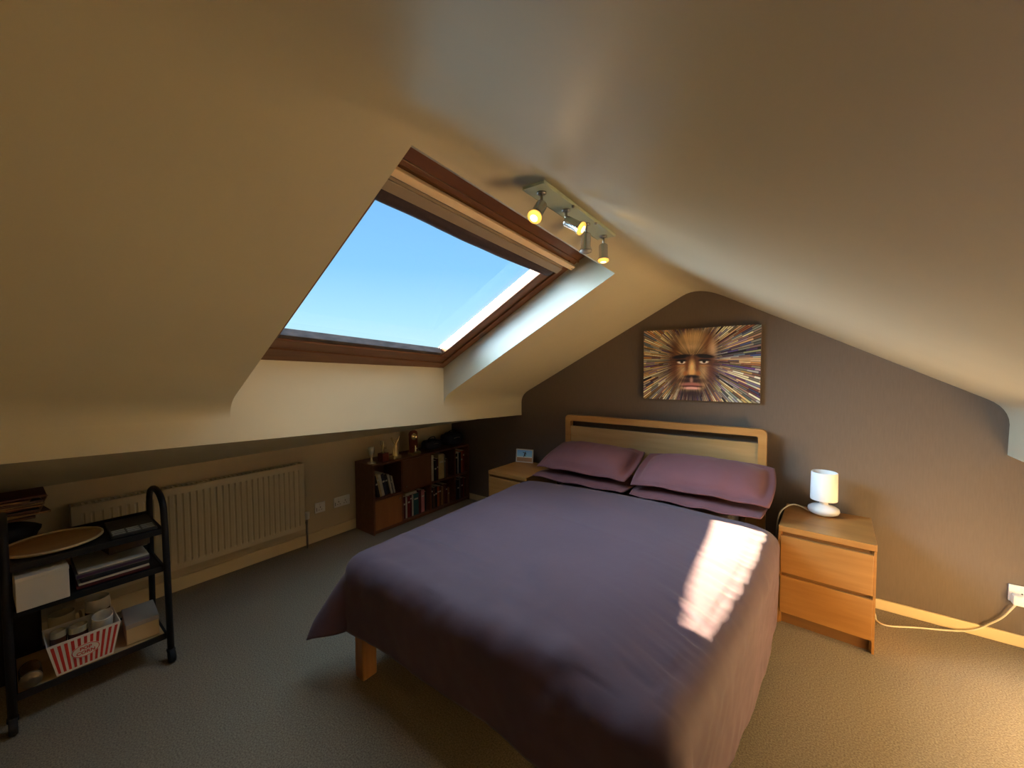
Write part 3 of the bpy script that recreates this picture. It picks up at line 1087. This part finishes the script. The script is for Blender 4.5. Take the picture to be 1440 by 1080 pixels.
# ------------------------------------------------------------------ radiator
rad = thing('radiator', 'cream panel radiator on the low wall behind the black trolley', 'radiator', (X_KL, -2.89, 0.18), (-0.0, 0, 0))
RL, RH, RX = 1.20, 0.512, 0.117
p = MB()
pts = []
nrib = 33
prof = []
pitch = (RL - 0.05) / nrib
prof.append((0.0, 0.0))
prof.append((0.022, 0.0))
for k in range(nrib):
    y0 = 0.025 + k * pitch
    prof += [(y0 + pitch * 0.28, 0.0), (y0 + pitch * 0.42, -0.007), (y0 + pitch * 0.58, -0.007), (y0 + pitch * 0.72, 0.0)]
prof.append((RL - 0.022, 0.0))
prof.append((RL, 0.0))
zs_ = [0.0, 0.030, 0.042, RH - 0.050, RH - 0.038, RH]
fac = [0, 0, 1, 1, 0, 0]
p.grid([[(RX + dx * f_, y, z) for y, dx in prof] for z, f_ in zip(zs_, fac)], smooth=False)
p.box(RX - 0.02, RX - 0.012, 0.0, RL, 0.0, RH)
p.build('front_panel', M_RAD, rad)
MB().box(0.028, 0.040, 0.01, RL - 0.01, 0.0, RH - 0.01, bev=0.003).build('rear_panel', M_RAD, rad)
for y0 in (-0.002, RL - 0.004):
    MB().box(0.026, RX, y0, y0 + 0.006, 0.004, RH + 0.004, bev=0.002).build('end_panel', M_RAD, rad)
gg = MB()
for k in range(46):
    y0 = 0.015 + k * (RL - 0.03) / 46
    gg.box(0.036, RX - 0.012, y0, y0 + 0.012, RH - 0.006, RH + 0.002)
gg.box(0.030, 0.038, 0.005, RL - 0.005, RH - 0.006, RH + 0.003)
gg.box(RX - 0.014, RX, 0.0, RL, RH - 0.006, RH + 0.004, bev=0.002)
gg.build('top_grille', M_RAD, rad)
vv_ = MB()
vv_.tube([(0.07, RL, 0.03), (0.07, RL + 0.035, 0.03)], 0.011, 12)
vv_.tube([(0.07, RL + 0.035, 0.06), (0.07, RL + 0.035, -0.177)], 0.0075, 12)
vo = vv_.build('valve', M_NICKEL_D, rad)
MB().lathe([(0.016, 0.055), (0.020, 0.062), (0.020, 0.105), (0.016, 0.112)], 20, Matrix.Translation((0.07, RL + 0.035, 0))).build('valve_cap', M_WHITE, vo)
for y0 in (0.2, RL - 0.2):
    MB().box(0.0015, 0.03, y0, y0 + 0.03, 0.06, RH - 0.06).build('bracket', M_RAD, rad)

# ------------------------------------------------------------------ bookcase
KX0, KX1 = -0.898, -0.62
KY = [-1.205, -0.908, -0.569, -0.238, -0.028]
KH, KM = 0.607, 0.300
KB = 0.035
case = thing('bookcase', 'low brown eight-cubby bookcase under the eaves beside the radiator wall', 'bookcase', (0, 0, 0))
T = 0.016
c = MB()
c.box(KX0, KX1, KY[0], KY[0] + T, 0, KH, bev=0.001)
c.box(KX0, KX1, KY[4] - T, KY[4], 0, KH, bev=0.001)
c.box(KX0, KX1, KY[0] + T, KY[4] - T, KH - T, KH, bev=0.001)
c.box(KX0, KX1, KY[0] + T, KY[4] - T, KB - T, KB)
c.box(KX0, KX1 - 0.02, KY[0] + T, KY[4] - T, 0.0, KB - T)
c.box(KX0, KX0 + 0.006, KY[0] + T, KY[4] - T, KB, KH - T)
c.build('carcass', M_CASE, case)
for y in KY[1:4]:
    MB().box(KX0 + 0.006, KX1 - 0.002, y - T / 2, y + T / 2, KB, KH - T).build('divider', M_CASE, case)
for y0, y1 in zip(KY, KY[1:]):
    MB().box(KX0 + 0.006, KX1 - 0.004, y0 + T, y1 - T / 2, KM - T / 2, KM + T / 2).build('shelf', M_CASE, case)
d1 = MB().box(KX1 - 0.016, KX1 + 0.002, KY[0] + T + 0.001, KY[1] - T / 2 - 0.001, KB + 0.002, KM - T / 2 - 0.002, bev=0.001).build('door', M_CASE_D, case)
MB().lathe([(0.006, 0), (0.006, 0.006), (0.008, 0.010), (0.004, 0.013)], 14, Matrix.Translation((KX1 + 0.002, KY[1] - 0.035, KM - 0.04)) @ Matrix.Rotation(PI / 2, 4, 'Y')).build('knob', M_SILVER, d1)
d2 = MB().box(KX1 - 0.016, KX1 + 0.002, KY[1] + T / 2 + 0.001, KY[2] - T / 2 - 0.001, KM + T / 2 + 0.002, KH - T - 0.002, bev=0.001).build('door', M_CASE_D2, case)
MB().lathe([(0.006, 0), (0.006, 0.006), (0.008, 0.010), (0.004, 0.013)], 14, Matrix.Translation((KX1 + 0.002, KY[1] + 0.04, KM + 0.045)) @ Matrix.Rotation(PI / 2, 4, 'Y')).build('knob', M_SILVER, d2)

ORD = ['first', 'second', 'third', 'fourth', 'fifth', 'sixth', 'seventh', 'eighth', 'ninth', 'tenth', 'eleventh', 'twelfth']
BOOKCOL = {'black': (20, 18, 22), 'white': (200, 190, 170), 'cream': (190, 165, 120), 'grey': (110, 105, 100), 'navy': (28, 34, 60), 'red': (120, 26, 26), 'maroon': (80, 22, 30),
           'pink': (196, 120, 124), 'teal': (40, 84, 86), 'green': (50, 72, 50), 'brown': (88, 52, 30), 'orange': (170, 84, 34), 'tan': (150, 112, 70), 'purple': (64, 40, 72), 'dark blue': (30, 40, 70)}


def cover(cname):
    return mat('cover_' + cname.replace(' ', '_'), s2l(BOOKCOL[cname]), rough=0.5, var=0.12, vscale=25)


def book(cname, t, h, d, label, group, loc, rot):
    """Upright book, spine towards +x, base at z=0; origin at the lower near corner of the spine."""
    b = MB()
    b.box(-d, 0, 0, t, 0, h, bev=min(0.002, t * 0.2), seg=1)
    b.box(-d + 0.001, -0.004, 0.002, t - 0.002, h - 0.001, h + 0.0006, mi=1)
    if rnd.random() < 0.7:
        z = h * rnd.uniform(0.55, 0.8)
        b.box(-0.001, 0.0008, t * 0.15, t * 0.85, z, z + h * 0.07, mi=2)
    o = b.build('book', [cover(cname), M_PAGES, M_PAGES])
    tag(o, label, 'book', group)
    return at(o, loc, rot)


def row(cell, group, z, y0, y1, specs, lean=None):
    """specs: (colour, thickness, height); standing from y0, leaning by lean."""
    y = y0 + (specs[0][2] * math.sin(lean[0]) if lean else 0)
    for k, (cn, t, h) in enumerate(specs):
        ln = lean[k] if lean else 0.0
        if y + t / math.cos(ln) > y1:
            break
        book(cn, t, h, 0.17 + 0.03 * rnd.random(), f'{cn} book, {ORD[k]} from the near end in the {cell}', group,
             (KX1 - 0.022 - 0.012 * rnd.random(), y, z), (ln, 0, 0))
        y += t / math.cos(ln) + 0.0016


z_up, z_lo = KM + T / 2 + 0.0005, KB + 0.0005
row('upper cubby over the orange door', 'books leaning in the upper cubby', z_up, KY[0] + T + 0.004, KY[1] - 0.02,
    [('black', 0.022, 0.20), ('cream', 0.020, 0.215), ('white', 0.024, 0.205), ('navy', 0.030, 0.20), ('black', 0.026, 0.19), ('white', 0.016, 0.185), ('grey', 0.014, 0.165), ('white', 0.012, 0.165)],
    [0.215] * 8)
row('lower cubby under the brown door', 'books in the cubby under the brown door', z_lo, KY[1] + T / 2 + 0.004, KY[2] - T / 2,
    [('cream', 0.018, 0.232), ('maroon', 0.024, 0.205), ('white', 0.016, 0.200), ('red', 0.030, 0.202), ('maroon', 0.022, 0.205), ('white', 0.014, 0.202), ('teal', 0.062, 0.205), ('maroon', 0.030, 0.225), ('pink', 0.040, 0.215), ('black', 0.022, 0.19)])
bk = MB().box(-0.15, 0, 0, 0.135, 0, 0.026, bev=0.003).box(-0.148, 0.0006, 0.003, 0.132, 0.004, 0.022, mi=1).build('book', [cover('cream'), M_PAGES])
at(tag(bk, 'cream book lying flat on the upright books under the brown door', 'book', 'books in the cubby under the brown door'), (KX1 - 0.03, KY[1] + 0.052, z_lo + 0.2075), (0, 0, 0))
row('upper cubby beside the brown door', 'books in the third upper cubby', z_up, KY[2] + T / 2 + 0.004, KY[3] - T / 2,
    [('brown', 0.022, 0.205), ('white', 0.030, 0.255), ('black', 0.030, 0.20), ('maroon', 0.020, 0.215), ('cream', 0.075, 0.252), ('grey', 0.018, 0.235), ('brown', 0.04, 0.19)])
row('third lower cubby from the radiator', 'books in the third lower cubby', z_lo, KY[2] + T / 2 + 0.004, KY[3] - T / 2,
    [('black', 0.034, 0.215), ('brown', 0.026, 0.205), ('black', 0.028, 0.21), ('orange', 0.024, 0.205), ('brown', 0.028, 0.20), ('tan', 0.020, 0.19), ('brown', 0.032, 0.205), ('maroon', 0.028, 0.20), ('tan', 0.02, 0.16)])
row('corner upper cubby', 'books in the corner upper cubby', z_up, KY[3] + T / 2 + 0.004, KY[4] - T,
    [('white', 0.016, 0.22), ('black', 0.03, 0.22), ('white', 0.012, 0.235), ('navy', 0.034, 0.225), ('orange', 0.026, 0.235), ('red', 0.024, 0.235)])
row('corner lower cubby', 'books in the corner lower cubby', z_lo, KY[3] + T / 2 + 0.004, KY[4] - T,
    [('navy', 0.034, 0.215), ('black', 0.03, 0.205), ('grey', 0.028, 0.225), ('maroon', 0.03, 0.215), ('red', 0.018, 0.215), ('brown', 0.02, 0.205)])

# ------------------------------------------------------------------ trophies and bags on the bookcase
ZT = KH + 0.0005
t1 = thing('trophy', 'slim gilt cup trophy at the radiator end of the bookcase top', 'trophy', (-0.70, -1.165, ZT), group='trophies on the bookcase')
MB().lathe([(0.038, 0), (0.036, 0.010), (0.012, 0.016), (0.007, 0.045), (0.010, 0.060), (0.022, 0.075), (0.028, 0.105), (0.030, 0.140), (0.027, 0.140), (0.024, 0.105), (0.012, 0.078)], 24, caps=(True, True)).build('cup', M_SILVER, t1)
t2 = thing('trophy', 'small gilt trophy figure on a square red-brown block', 'trophy', (-0.69, -1.055, ZT), (0, 0, 0.2), 'trophies on the bookcase')
MB().box(-0.032, 0.032, -0.036, 0.036, 0, 0.075, bev=0.004).build('plinth', M_PLINTH, t2)
f2 = MB()
f2.lathe([(0.010, 0.075), (0.006, 0.09), (0.011, 0.115), (0.013, 0.135), (0.006, 0.148), (0.010, 0.158), (0.008, 0.172), (0.002, 0.178)], 14)
f2.tube([(0, -0.010, 0.137), (0, -0.030, 0.152), (0, -0.028, 0.185)], 0.005, 8)
f2.tube([(0, 0.010, 0.137), (0, 0.030, 0.125), (0, 0.034, 0.105)], 0.005, 8)
f2.build('figure', M_GOLD, t2)
t3 = thing('trophy', 'gilt trophy with two crossed arms rising from a square base', 'trophy', (-0.69, -0.925, ZT), (0, 0, 0.1), 'trophies on the bookcase')
MB().box(-0.030, 0.030, -0.045, 0.045, 0, 0.030, bev=0.004).build('plinth', M_GOLD, t3)
f3 = MB()
for s in (-1, 1):
    f3.tube(catmull([(0, s * 0.030, 0.03), (0, s * 0.020, 0.08), (0, -s * 0.004, 0.11), (0, s * 0.018, 0.15), (0, s * 0.042, 0.185)], 5), [0.009] * 21, 8)
    f3.lathe([(0.001, -0.010), (0.009, -0.005), (0.010, 0.003), (0.001, 0.010)], 12, Matrix.Translation((0, s * 0.044, 0.192)))
f3.lathe([(0.034, 0.03), (0.022, 0.045), (0.014, 0.08), (0.020, 0.10), (0.018, 0.12), (0.008, 0.135)], 16)
f3.build('figure', M_GOLD, t3)
t4 = thing('trophy', 'dark shield trophy with a round medal and a small gilt figure', 'trophy', (-0.72, -0.690, ZT), (0, 0, 0.1), 'trophies on the bookcase')
MB().box(-0.030, 0.036, -0.055, 0.055, 0, 0.018, bev=0.003).build('plinth', M_GOLD, t4)
sh = MB()
poly = [(-0.045, 0.018), (0.045, 0.018), (0.05, 0.12), (0.05, 0.195)] + [(0.05 * math.cos(a), 0.195 + 0.03 * math.sin(a)) for a in (0.5, 1.1, 1.57, 2.05, 2.6)] + [(-0.05, 0.195), (-0.05, 0.12)]
sh.prism([(x, y) for x, y in poly], 0.018, Matrix(((0, 0, 1, -0.02), (1, 0, 0, 0), (0, 1, 0, 0), (0, 0, 0, 1))))
sh.build('shield', M_PLINTH, t4)
MB().lathe([(0.034, 0), (0.034, 0.004), (0.027, 0.007), (0.026, 0.004), (0.012, 0.004), (0.009, 0.008), (0.002, 0.009)], 24, Matrix.Translation((0.0, 0.0, 0.165)) @ Matrix.Rotation(PI / 2, 4, 'Y')).build('medal', M_GOLD, t4)
f4 = MB()
f4.lathe([(0.012, 0.018), (0.007, 0.03), (0.011, 0.055), (0.005, 0.066), (0.008, 0.074), (0.002, 0.082)], 12, Matrix.Translation((0.018, 0, 0)))
f4.tube([(0.018, 0.006, 0.055), (0.02, 0.03, 0.045), (0.02, 0.038, 0.022)], 0.004, 8)
f4.build('figure', M_SILVER, t4)


def sack(name, rx, ry, rz, seed, M=None):
    b = MB()
    P = []
    for j in range(17):
        th = PI * j / 16
        r_ = []
        for i in range(33):
            ph_ = 2 * PI * (i % 32) / 32
            d = Vector((math.sin(th) * math.cos(ph_), math.sin(th) * math.sin(ph_), -math.cos(th)))
            q = Vector([math.copysign(abs(k) ** 0.7, k) for k in d])
            k = 1 + 0.16 * nz(d.x * 2.2 + seed, d.y * 2.2, d.z * 2.2) + 0.07 * nz(d.x * 6, d.y * 6 + seed, d.z * 6)
            v = Vector((q.x * rx * k, q.y * ry * k, q.z * rz * (k if d.z > 0 else 1)))
            r_.append(tuple(v + Vector((0, 0, rz))))
        P.append(r_)
    b.grid(P)
    bmesh.ops.remove_doubles(b.bm, verts=b.bm.verts[:], dist=0.0004)
    return b


def bag(label, loc, rx, ry, rz, seed, strap=True):
    t = thing('pouch_bag', label, 'bag', loc)
    sack('b', rx, ry, rz, seed).build('body', M_DARKBAG, t)
    zt = rz * 2 * 0.95
    if strap:
        MB().tube(catmull([(0, -ry * 0.5, zt * 0.92), (0.01, -ry * 0.3, zt + 0.025), (0.01, ry * 0.3, zt + 0.03), (0, ry * 0.5, zt * 0.92)], 6), 0.005, 8).build('strap', M_RUBBER, t)
    MB().tube([(rx * 0.9, -ry * 0.35, rz * 1.25), (rx * 1.0, 0, rz * 1.35), (rx * 0.9, ry * 0.35, rz * 1.25)], 0.004, 6).build('zip', M_NICKEL_D, t)
    return t


bag('dark navy pouch bag next to the shield trophy on the bookcase', (-0.74, -0.455, ZT), 0.075, 0.10, 0.05, 2.0)
bag('dark navy bag in the wall corner on the bookcase', (-0.74, -0.170, ZT), 0.09, 0.125, 0.068, 6.0)

# ------------------------------------------------------------------ black trolley
CX0, CX1, CY0, CY1 = -0.520, -0.172, -3.110, -2.632
cart = thing('trolley', 'black tubular three-tier trolley on castors in front of the radiator', 'trolley', (0, 0, 0))
for y in (CY0, CY1):
    n = MB()
    path = [(CX1 + 0.012, y, 0.062), (CX1 + 0.002, y, 0.35), (CX1 - 0.012, y, 0.66)]
    path += [(CX1 - 0.02, y, 0.70)]
    cxm, rr = (CX0 + CX1) / 2, (CX1 - CX0) / 2 - 0.02
    for k in range(13):
        a = k / 12 * PI
        path.append((cxm + rr * math.cos(a), y, 0.715 + 0.10 * math.sin(a) ** 0.8))
    path += [(CX0 + 0.02, y, 0.70), (CX0 + 0.006, y, 0.35), (CX0 - 0.005, y, 0.062)]
    n.tube(path, 0.0135, 12)
    n.build('end_frame', M_BLACK, cart)
ZSH = [(0.652, M_BLACK), (0.468, M_BLACK), (0.130, M_SHELFW)]
for z, m in ZSH:
    s = MB()
    s.box(CX0 + 0.02, CX1 - 0.016, CY0 + 0.012, CY1 - 0.012, z - 0.010, z, bev=0.001)
    so = s.build('shelf', m, cart)
    rl = MB()
    hgt = 0.018 if z > 0.2 else 0.010
    for x0 in (CX0 + 0.008, CX1 - 0.018):
        rl.box(x0, x0 + 0.010, CY0, CY1, z - 0.026, z + (hgt if x0 < -0.4 else 0.002), bev=0.002)
    for y0 in (CY0 + 0.006, CY1 - 0.016):
        rl.box(CX0 + 0.015, CX1 - 0.015, y0, y0 + 0.010, z - 0.022, z + 0.004, bev=0.002)
    rl.build('shelf_rim', M_BLACK, so)
for x in (CX1 + 0.012, CX0 - 0.005):
    for y in (CY0, CY1):
        k = MB()
        k.tube([(x, y, 0.03), (x, y, 0.075)], 0.009, 10)
        k.box(x - 0.014, x + 0.014, y - 0.016, y + 0.016, 0.046, 0.060, bev=0.004)
        co = k.build('castor', M_BLACK, cart)
        wl = MB()
        wl.lathe([(0.008, -0.012), (0.028, -0.012), (0.030, -0.008), (0.030, 0.008), (0.028, 0.012), (0.008, 0.012)], 22, Matrix.Translation((x + 0.016, y, 0.0305)) @ Matrix.Rotation(PI / 2, 4, 'X'))
        wl.build('wheel', M_RUBBER, co)

# top tier
tr = thing('round_tray', 'round wooden tray lying on the top tier of the black trolley', 'tray', (-0.345, -2.975, 0.6565), (0, 0, 0.4))
MB().lathe([(0.135, 0.0), (0.148, 0.006), (0.146, 0.010), (0.12, 0.0085), (0.02, 0.008)], 48).build('plate', M_TRAY, tr)
MB().lathe([(0.1465, 0.003), (0.153, 0.007), (0.153, 0.015), (0.146, 0.016), (0.144, 0.0095)], 48, caps=(False, False)).build('rim', M_TRAY_R, tr)
mg = thing('booklet', 'dark booklet with pale rows of print on the trolley top beside the tray', 'booklet', (-0.325, -2.732, 0.6565), (0, 0, -0.03))
MB().box(-0.135, 0.135, -0.078, 0.078, 0, 0.012, bev=0.002).build('cover', mat('booklet_cover', s2l((34, 36, 36)), rough=0.35, var=0.25, vscale=18), mg)
lb = MB()
for r_ in range(3):
    for k in range(3):
        lb.box(0.045 + r_ * 0.028, 0.062 + r_ * 0.028, -0.072 + k * 0.050, -0.029 + k * 0.050, 0.0121, 0.0127)
lb.build('printed_rows', mat('pale_print', s2l((170, 176, 164)), rough=0.5, var=0.2, vscale=40), mg)

# middle tier
wb = thing('carton', 'plain white carton on the middle tier of the black trolley', 'box', (-0.255, -3.020, 0.4705), (0, 0, 0.03))
MB().box(-0.10, 0.10, -0.070, 0.070, 0, 0.132, bev=0.002).build('body', M_CARTON, wb)
MB().box(-0.101, 0.101, -0.071, 0.071, 0.118, 0.1335, bev=0.002).build('lid', M_CARTON, wb)
stack = [('maroon', 0.014, 'maroon magazine at the bottom of the pile'), ('white', 0.010, 'white edged magazine just above the bottom one'), ('black', 0.018, 'thick black folder in the middle of the pile'),
         ('grey', 0.022, 'thick grey book second from the top'), ('white', 0.007, 'thin white pad topmost of the pile')]
z = 0.4705
for k, (cn, t, lab) in enumerate(stack):
    b = MB()
    dw = 0.118 - 0.004 * (k % 3)
    b.box(-0.145, 0.145, -dw, dw, 0, t, bev=min(0.003, t * 0.3))
    b.box(-0.1455, 0.1455, -dw + 0.002, dw + 0.0006, t * 0.22, t * 0.78, mi=1)
    o = b.build('magazine', [cover(cn), M_PAGES if cn == 'white' else cover('purple' if cn == 'grey' else cn)])
    at(tag(o, lab + ' on the trolley middle tier', 'magazine', 'magazines on the trolley middle tier'), (-0.345, -2.805, z), (0, 0, 0.02 * (k % 3) - 0.02))
    z += t + 0.0008
gz = MB().box(-0.06, 0.06, -0.075, 0.075, 0, 0.040, bev=0.004).build('tissue_box', mat('dusky_print', s2l((74, 56, 62)), rough=0.6, col2=s2l((104, 84, 48)), vscale=14))
at(tag(gz, 'small patterned box on top of the magazines under the trolley top', 'box'), (-0.385, -2.745, z + 0.0005), (0, 0, 0.15))

# bottom tier
ZB = 0.1345
tub = thing('popcorn_tub', 'red and white striped popcorn tub on the trolley bottom tier', 'tub', (-0.266, -2.910, ZB), (0, 0, 0.02))
bx, by, tx, ty, th_ = 0.075, 0.084, 0.092, 0.110, 0.145
tw = MB()


def tubpt(sx, sy, t, inset=0.0):
    return ((bx + (tx - bx) * t - inset) * sx, (by + (ty - by) * t - inset) * sy, th_ * t)


cs = [(-1, -1), (1, -1), (1, 1), (-1, 1)]
for k in range(4):
    a, b2 = cs[k], cs[(k + 1) % 4]
    tw.quad(tubpt(*a, 0), tubpt(*b2, 0), tubpt(*b2, 1), tubpt(*a, 1))
    tw.quad(tubpt(*a, 0.02, .003), tubpt(*a, 1, .003), tubpt(*b2, 1, .003), tubpt(*b2, 0.02, .003))
    tw.quad(tubpt(*a, 1), tubpt(*b2, 1), tubpt(*b2, 1, .003), tubpt(*a, 1, .003))
tw.quad(*[tubpt(*q, 0) for q in cs])
tw.build('wall', M_TUBW, tub, fix=False)
st = MB()


def facept(s, t, lift=0.0006):
    """s in -1..1 along the front face, t in 0..1 up it"""
    return (bx + (tx - bx) * t + lift, (by + (ty - by) * t) * s, th_ * t)


def sidept(s, t, lift=0.0006):
    return ((bx + (tx - bx) * t) * s, (by + (ty - by) * t) + lift, th_ * t)


for k in range(11):
    s0 = -0.88 + k * 1.76 / 10 - 0.045
    s1 = s0 + 0.09
    st.quad(facept(s0, 0.06), facept(s1, 0.06), facept(s1, 0.93), facept(s0, 0.93))
for k in range(8):
    s0 = -0.86 + k * 1.72 / 7 - 0.055
    s1 = s0 + 0.11
    st.quad(sidept(s0, 0.06), sidept(s1, 0.06), sidept(s1, 0.93), sidept(s0, 0.93))
st.build('stripes', M_RED, tub, fix=False)
lean = math.atan2(tx - bx, th_)
FM = Matrix.Translation(facept(0, 0.5, 0.0012)) @ Matrix.Rotation(lean, 4, 'Y') @ Matrix(((0, 0, 1, 0), (1, 0, 0, 0), (0, 1, 0, 0), (0, 0, 0, 1)))
ov = MB()
ov.prism([(0.043 * math.cos(a * PI / 18), 0.030 * math.sin(a * PI / 18)) for a in range(36)], 0.0006, FM)
ov.build('oval_badge', M_TUBW, tub)
rg = MB()
ring = [(FM @ Vector((0.0405 * math.cos(a * PI / 24), 0.0275 * math.sin(a * PI / 24), 0.0008))) for a in range(48)]
rg.tube(ring, 0.0013, 6, closed=True)
rg.build('badge_ring', M_RED, tub)
for txt, dy in (('POP', 0.0035), ('CORN', -0.0155)):
    cu = bpy.data.curves.new('lettering', 'FONT')
    cu.body = txt
    cu.size = 0.0195
    cu.align_x = 'CENTER'
    cu.extrude = 0.0004
    cu.offset = 0.0005
    cu.materials.append(M_RED)
    lo = bpy.data.objects.new('lettering', cu)
    COL.objects.link(lo)
    bpy.context.view_layer.update()
    me = bpy.data.meshes.new_from_object(lo.evaluated_get(bpy.context.evaluated_depsgraph_get()))
    bpy.data.objects.remove(lo, do_unlink=True)
    lm = bpy.data.objects.new('lettering', me)
    COL.objects.link(lm)
    lm.parent = tub
    lm.matrix_local = FM @ Matrix.Translation((0, dy, 0.0012))


def mug(label, loc, rot, body, band=None, h=0.088, r=0.037):
    t = thing('mug', label, 'mug', loc, rot, 'mugs on the trolley bottom tier')
    MB().lathe([(r * 0.80, 0), (r * 0.95, 0.004), (r, 0.02), (r, h - 0.003), (r * 0.98, h), (r * 0.90, h - 0.002), (r * 0.89, 0.012), (r * 0.5, 0.007)], 30).build('cup', body, t)
    MB().tube(catmull([(r * 0.97, 0, h * 0.80), (r + 0.022, 0, h * 0.80), (r + 0.026, 0, h * 0.48), (r + 0.012, 0, h * 0.25), (r * 0.97, 0, h * 0.22)], 6), 0.0048, 8).build('handle', body, t)
    if band:
        q = MB()
        q.lathe([(r + 0.0006, h * 0.35), (r + 0.0006, h * 0.70)], 30, caps=(False, False))
        q.build('printed_band', band, t)
    return t


mug('white mug tilted mouth-up at the corner of the popcorn tub', (-0.276, -2.848, ZB + 0.088), (0.0, -0.33, PI), M_MUG, r=0.035)
mug('cream mug with a brown band standing in the middle of the popcorn tub', (-0.266, -2.922, ZB + 0.066), (0.0, 0.05, PI), M_MUG_C, M_MUG_B, r=0.030)
mug('cream mug with a brown band at the near end of the popcorn tub', (-0.266, -2.980, ZB + 0.072), (0.0, 0.05, PI), M_MUG_C, M_MUG_B, r=0.024)
mug('white mug with a brown band standing behind the popcorn tub', (-0.425, -2.845, ZB + 0.0002), (0, 0, 2.4), M_MUG, M_MUG_B, h=0.19, r=0.042)
mug('tall plain cream mug standing behind the near end of the tub', (-0.425, -2.960, ZB + 0.0002), (0, 0, 2.0), M_MUG_C, None, h=0.17, r=0.042)
ct = thing('card_box', 'tan card box with a grey lid at the far end of the trolley bottom tier', 'box', (-0.290, -2.715, ZB + 0.0002), (0, 0, -0.06))
MB().box(-0.105, 0.085, -0.058, 0.056, 0, 0.076, bev=0.002).build('body', M_TAN, ct)
MB().box(-0.107, 0.087, -0.060, 0.058, 0.074, 0.096, bev=0.003).build('lid', M_TANTOP, ct)
jr = thing('glass_jar', 'lidded glass jar lying at the near end of the trolley bottom tier', 'jar', (-0.215, -3.060, ZB + 0.0335))
JM = Matrix.Rotation(PI / 2, 4, 'Y')
MB().lathe([(0.020, -0.085), (0.030, -0.080), (0.032, -0.07), (0.032, 0.012), (0.026, 0.02)], 26, JM).build('body', M_GLASSJ, jr)
MB().lathe([(0.030, 0.018), (0.031, 0.020), (0.031, 0.032), (0.028, 0.034), (0.014, 0.034), (0.012, 0.036), (0.004, 0.036)], 26, JM).build('lid', M_JAR, jr)

# ------------------------------------------------------------------ heap behind the trolley
sb = thing('storage_box', 'dark storage box against the low wall behind the trolley', 'box', (-0.705, -3.235, 0))
MB().box(-0.155, 0.155, -0.22, 0.22, 0, 0.56, bev=0.01).build('body', M_DARKBOX, sb)
MB().box(-0.162, 0.162, -0.227, 0.227, 0.555, 0.60, bev=0.01).build('lid', M_DARKBOX, sb)
bag('dark crumpled bag on the storage box under the magazines', (-0.70, -3.16, 0.6005), 0.10, 0.155, 0.048, 11.0, False)
mb2 = [('black', 0.012), ('brown', 0.010), ('tan', 0.006), ('black', 0.014), ('maroon', 0.010), ('brown', 0.008), ('cream', 0.004), ('black', 0.012), ('brown', 0.012), ('maroon', 0.010)]
z = 0.722
SHEET = ['lowest', 'second from bottom', 'third from bottom', 'fourth from bottom', 'fifth from bottom', 'fifth from top', 'fourth from top', 'third from top', 'second from top', 'topmost']
for k, (cn, t) in enumerate(mb2):
    b = MB()
    b.box(-0.105, 0.105, -0.15, 0.15, 0, t, bev=t * 0.2)
    b.box(-0.1052, 0.1052, -0.149, 0.1505, t * 0.25, t * 0.8, mi=1)
    o = b.build('magazine', [cover(cn), cover('brown' if cn in ('black', 'maroon') else 'tan')])
    at(tag(o, f'{cn} magazine, {SHEET[k]} in the fanned heap behind the trolley', 'magazine', 'fanned magazines behind the trolley'), (-0.715 + 0.004 * (k % 4), -3.165 + 0.012 * ((k * 7) % 4), z), (0, 0, 0.16 * math.sin(k * 2.1)))
    z += t + 0.001

# daylight portal over the roof window's glass: guides sampling only, gives off nothing itself
pd = bpy.data.lights.new('window_portal', 'AREA')
pd.shape = 'RECTANGLE'
pd.size = 1.16
pd.size_y = 1.14
pd.cycles.is_portal = True
po = bpy.data.objects.new('window_portal', pd)
COL.objects.link(po)
ctr = wp(0.63, -1.695, 0.15)
po.location = ctr
vx = (wp(1, -1.7, 0) - wp(0, -1.7, 0)).normalized()
vz = WN
vy = vz.cross(vx)
po.matrix_world = Matrix(((vx.x, vy.x, vz.x, ctr.x), (vx.y, vy.y, vz.y, ctr.y), (vx.z, vy.z, vz.z, ctr.z), (0, 0, 0, 1)))
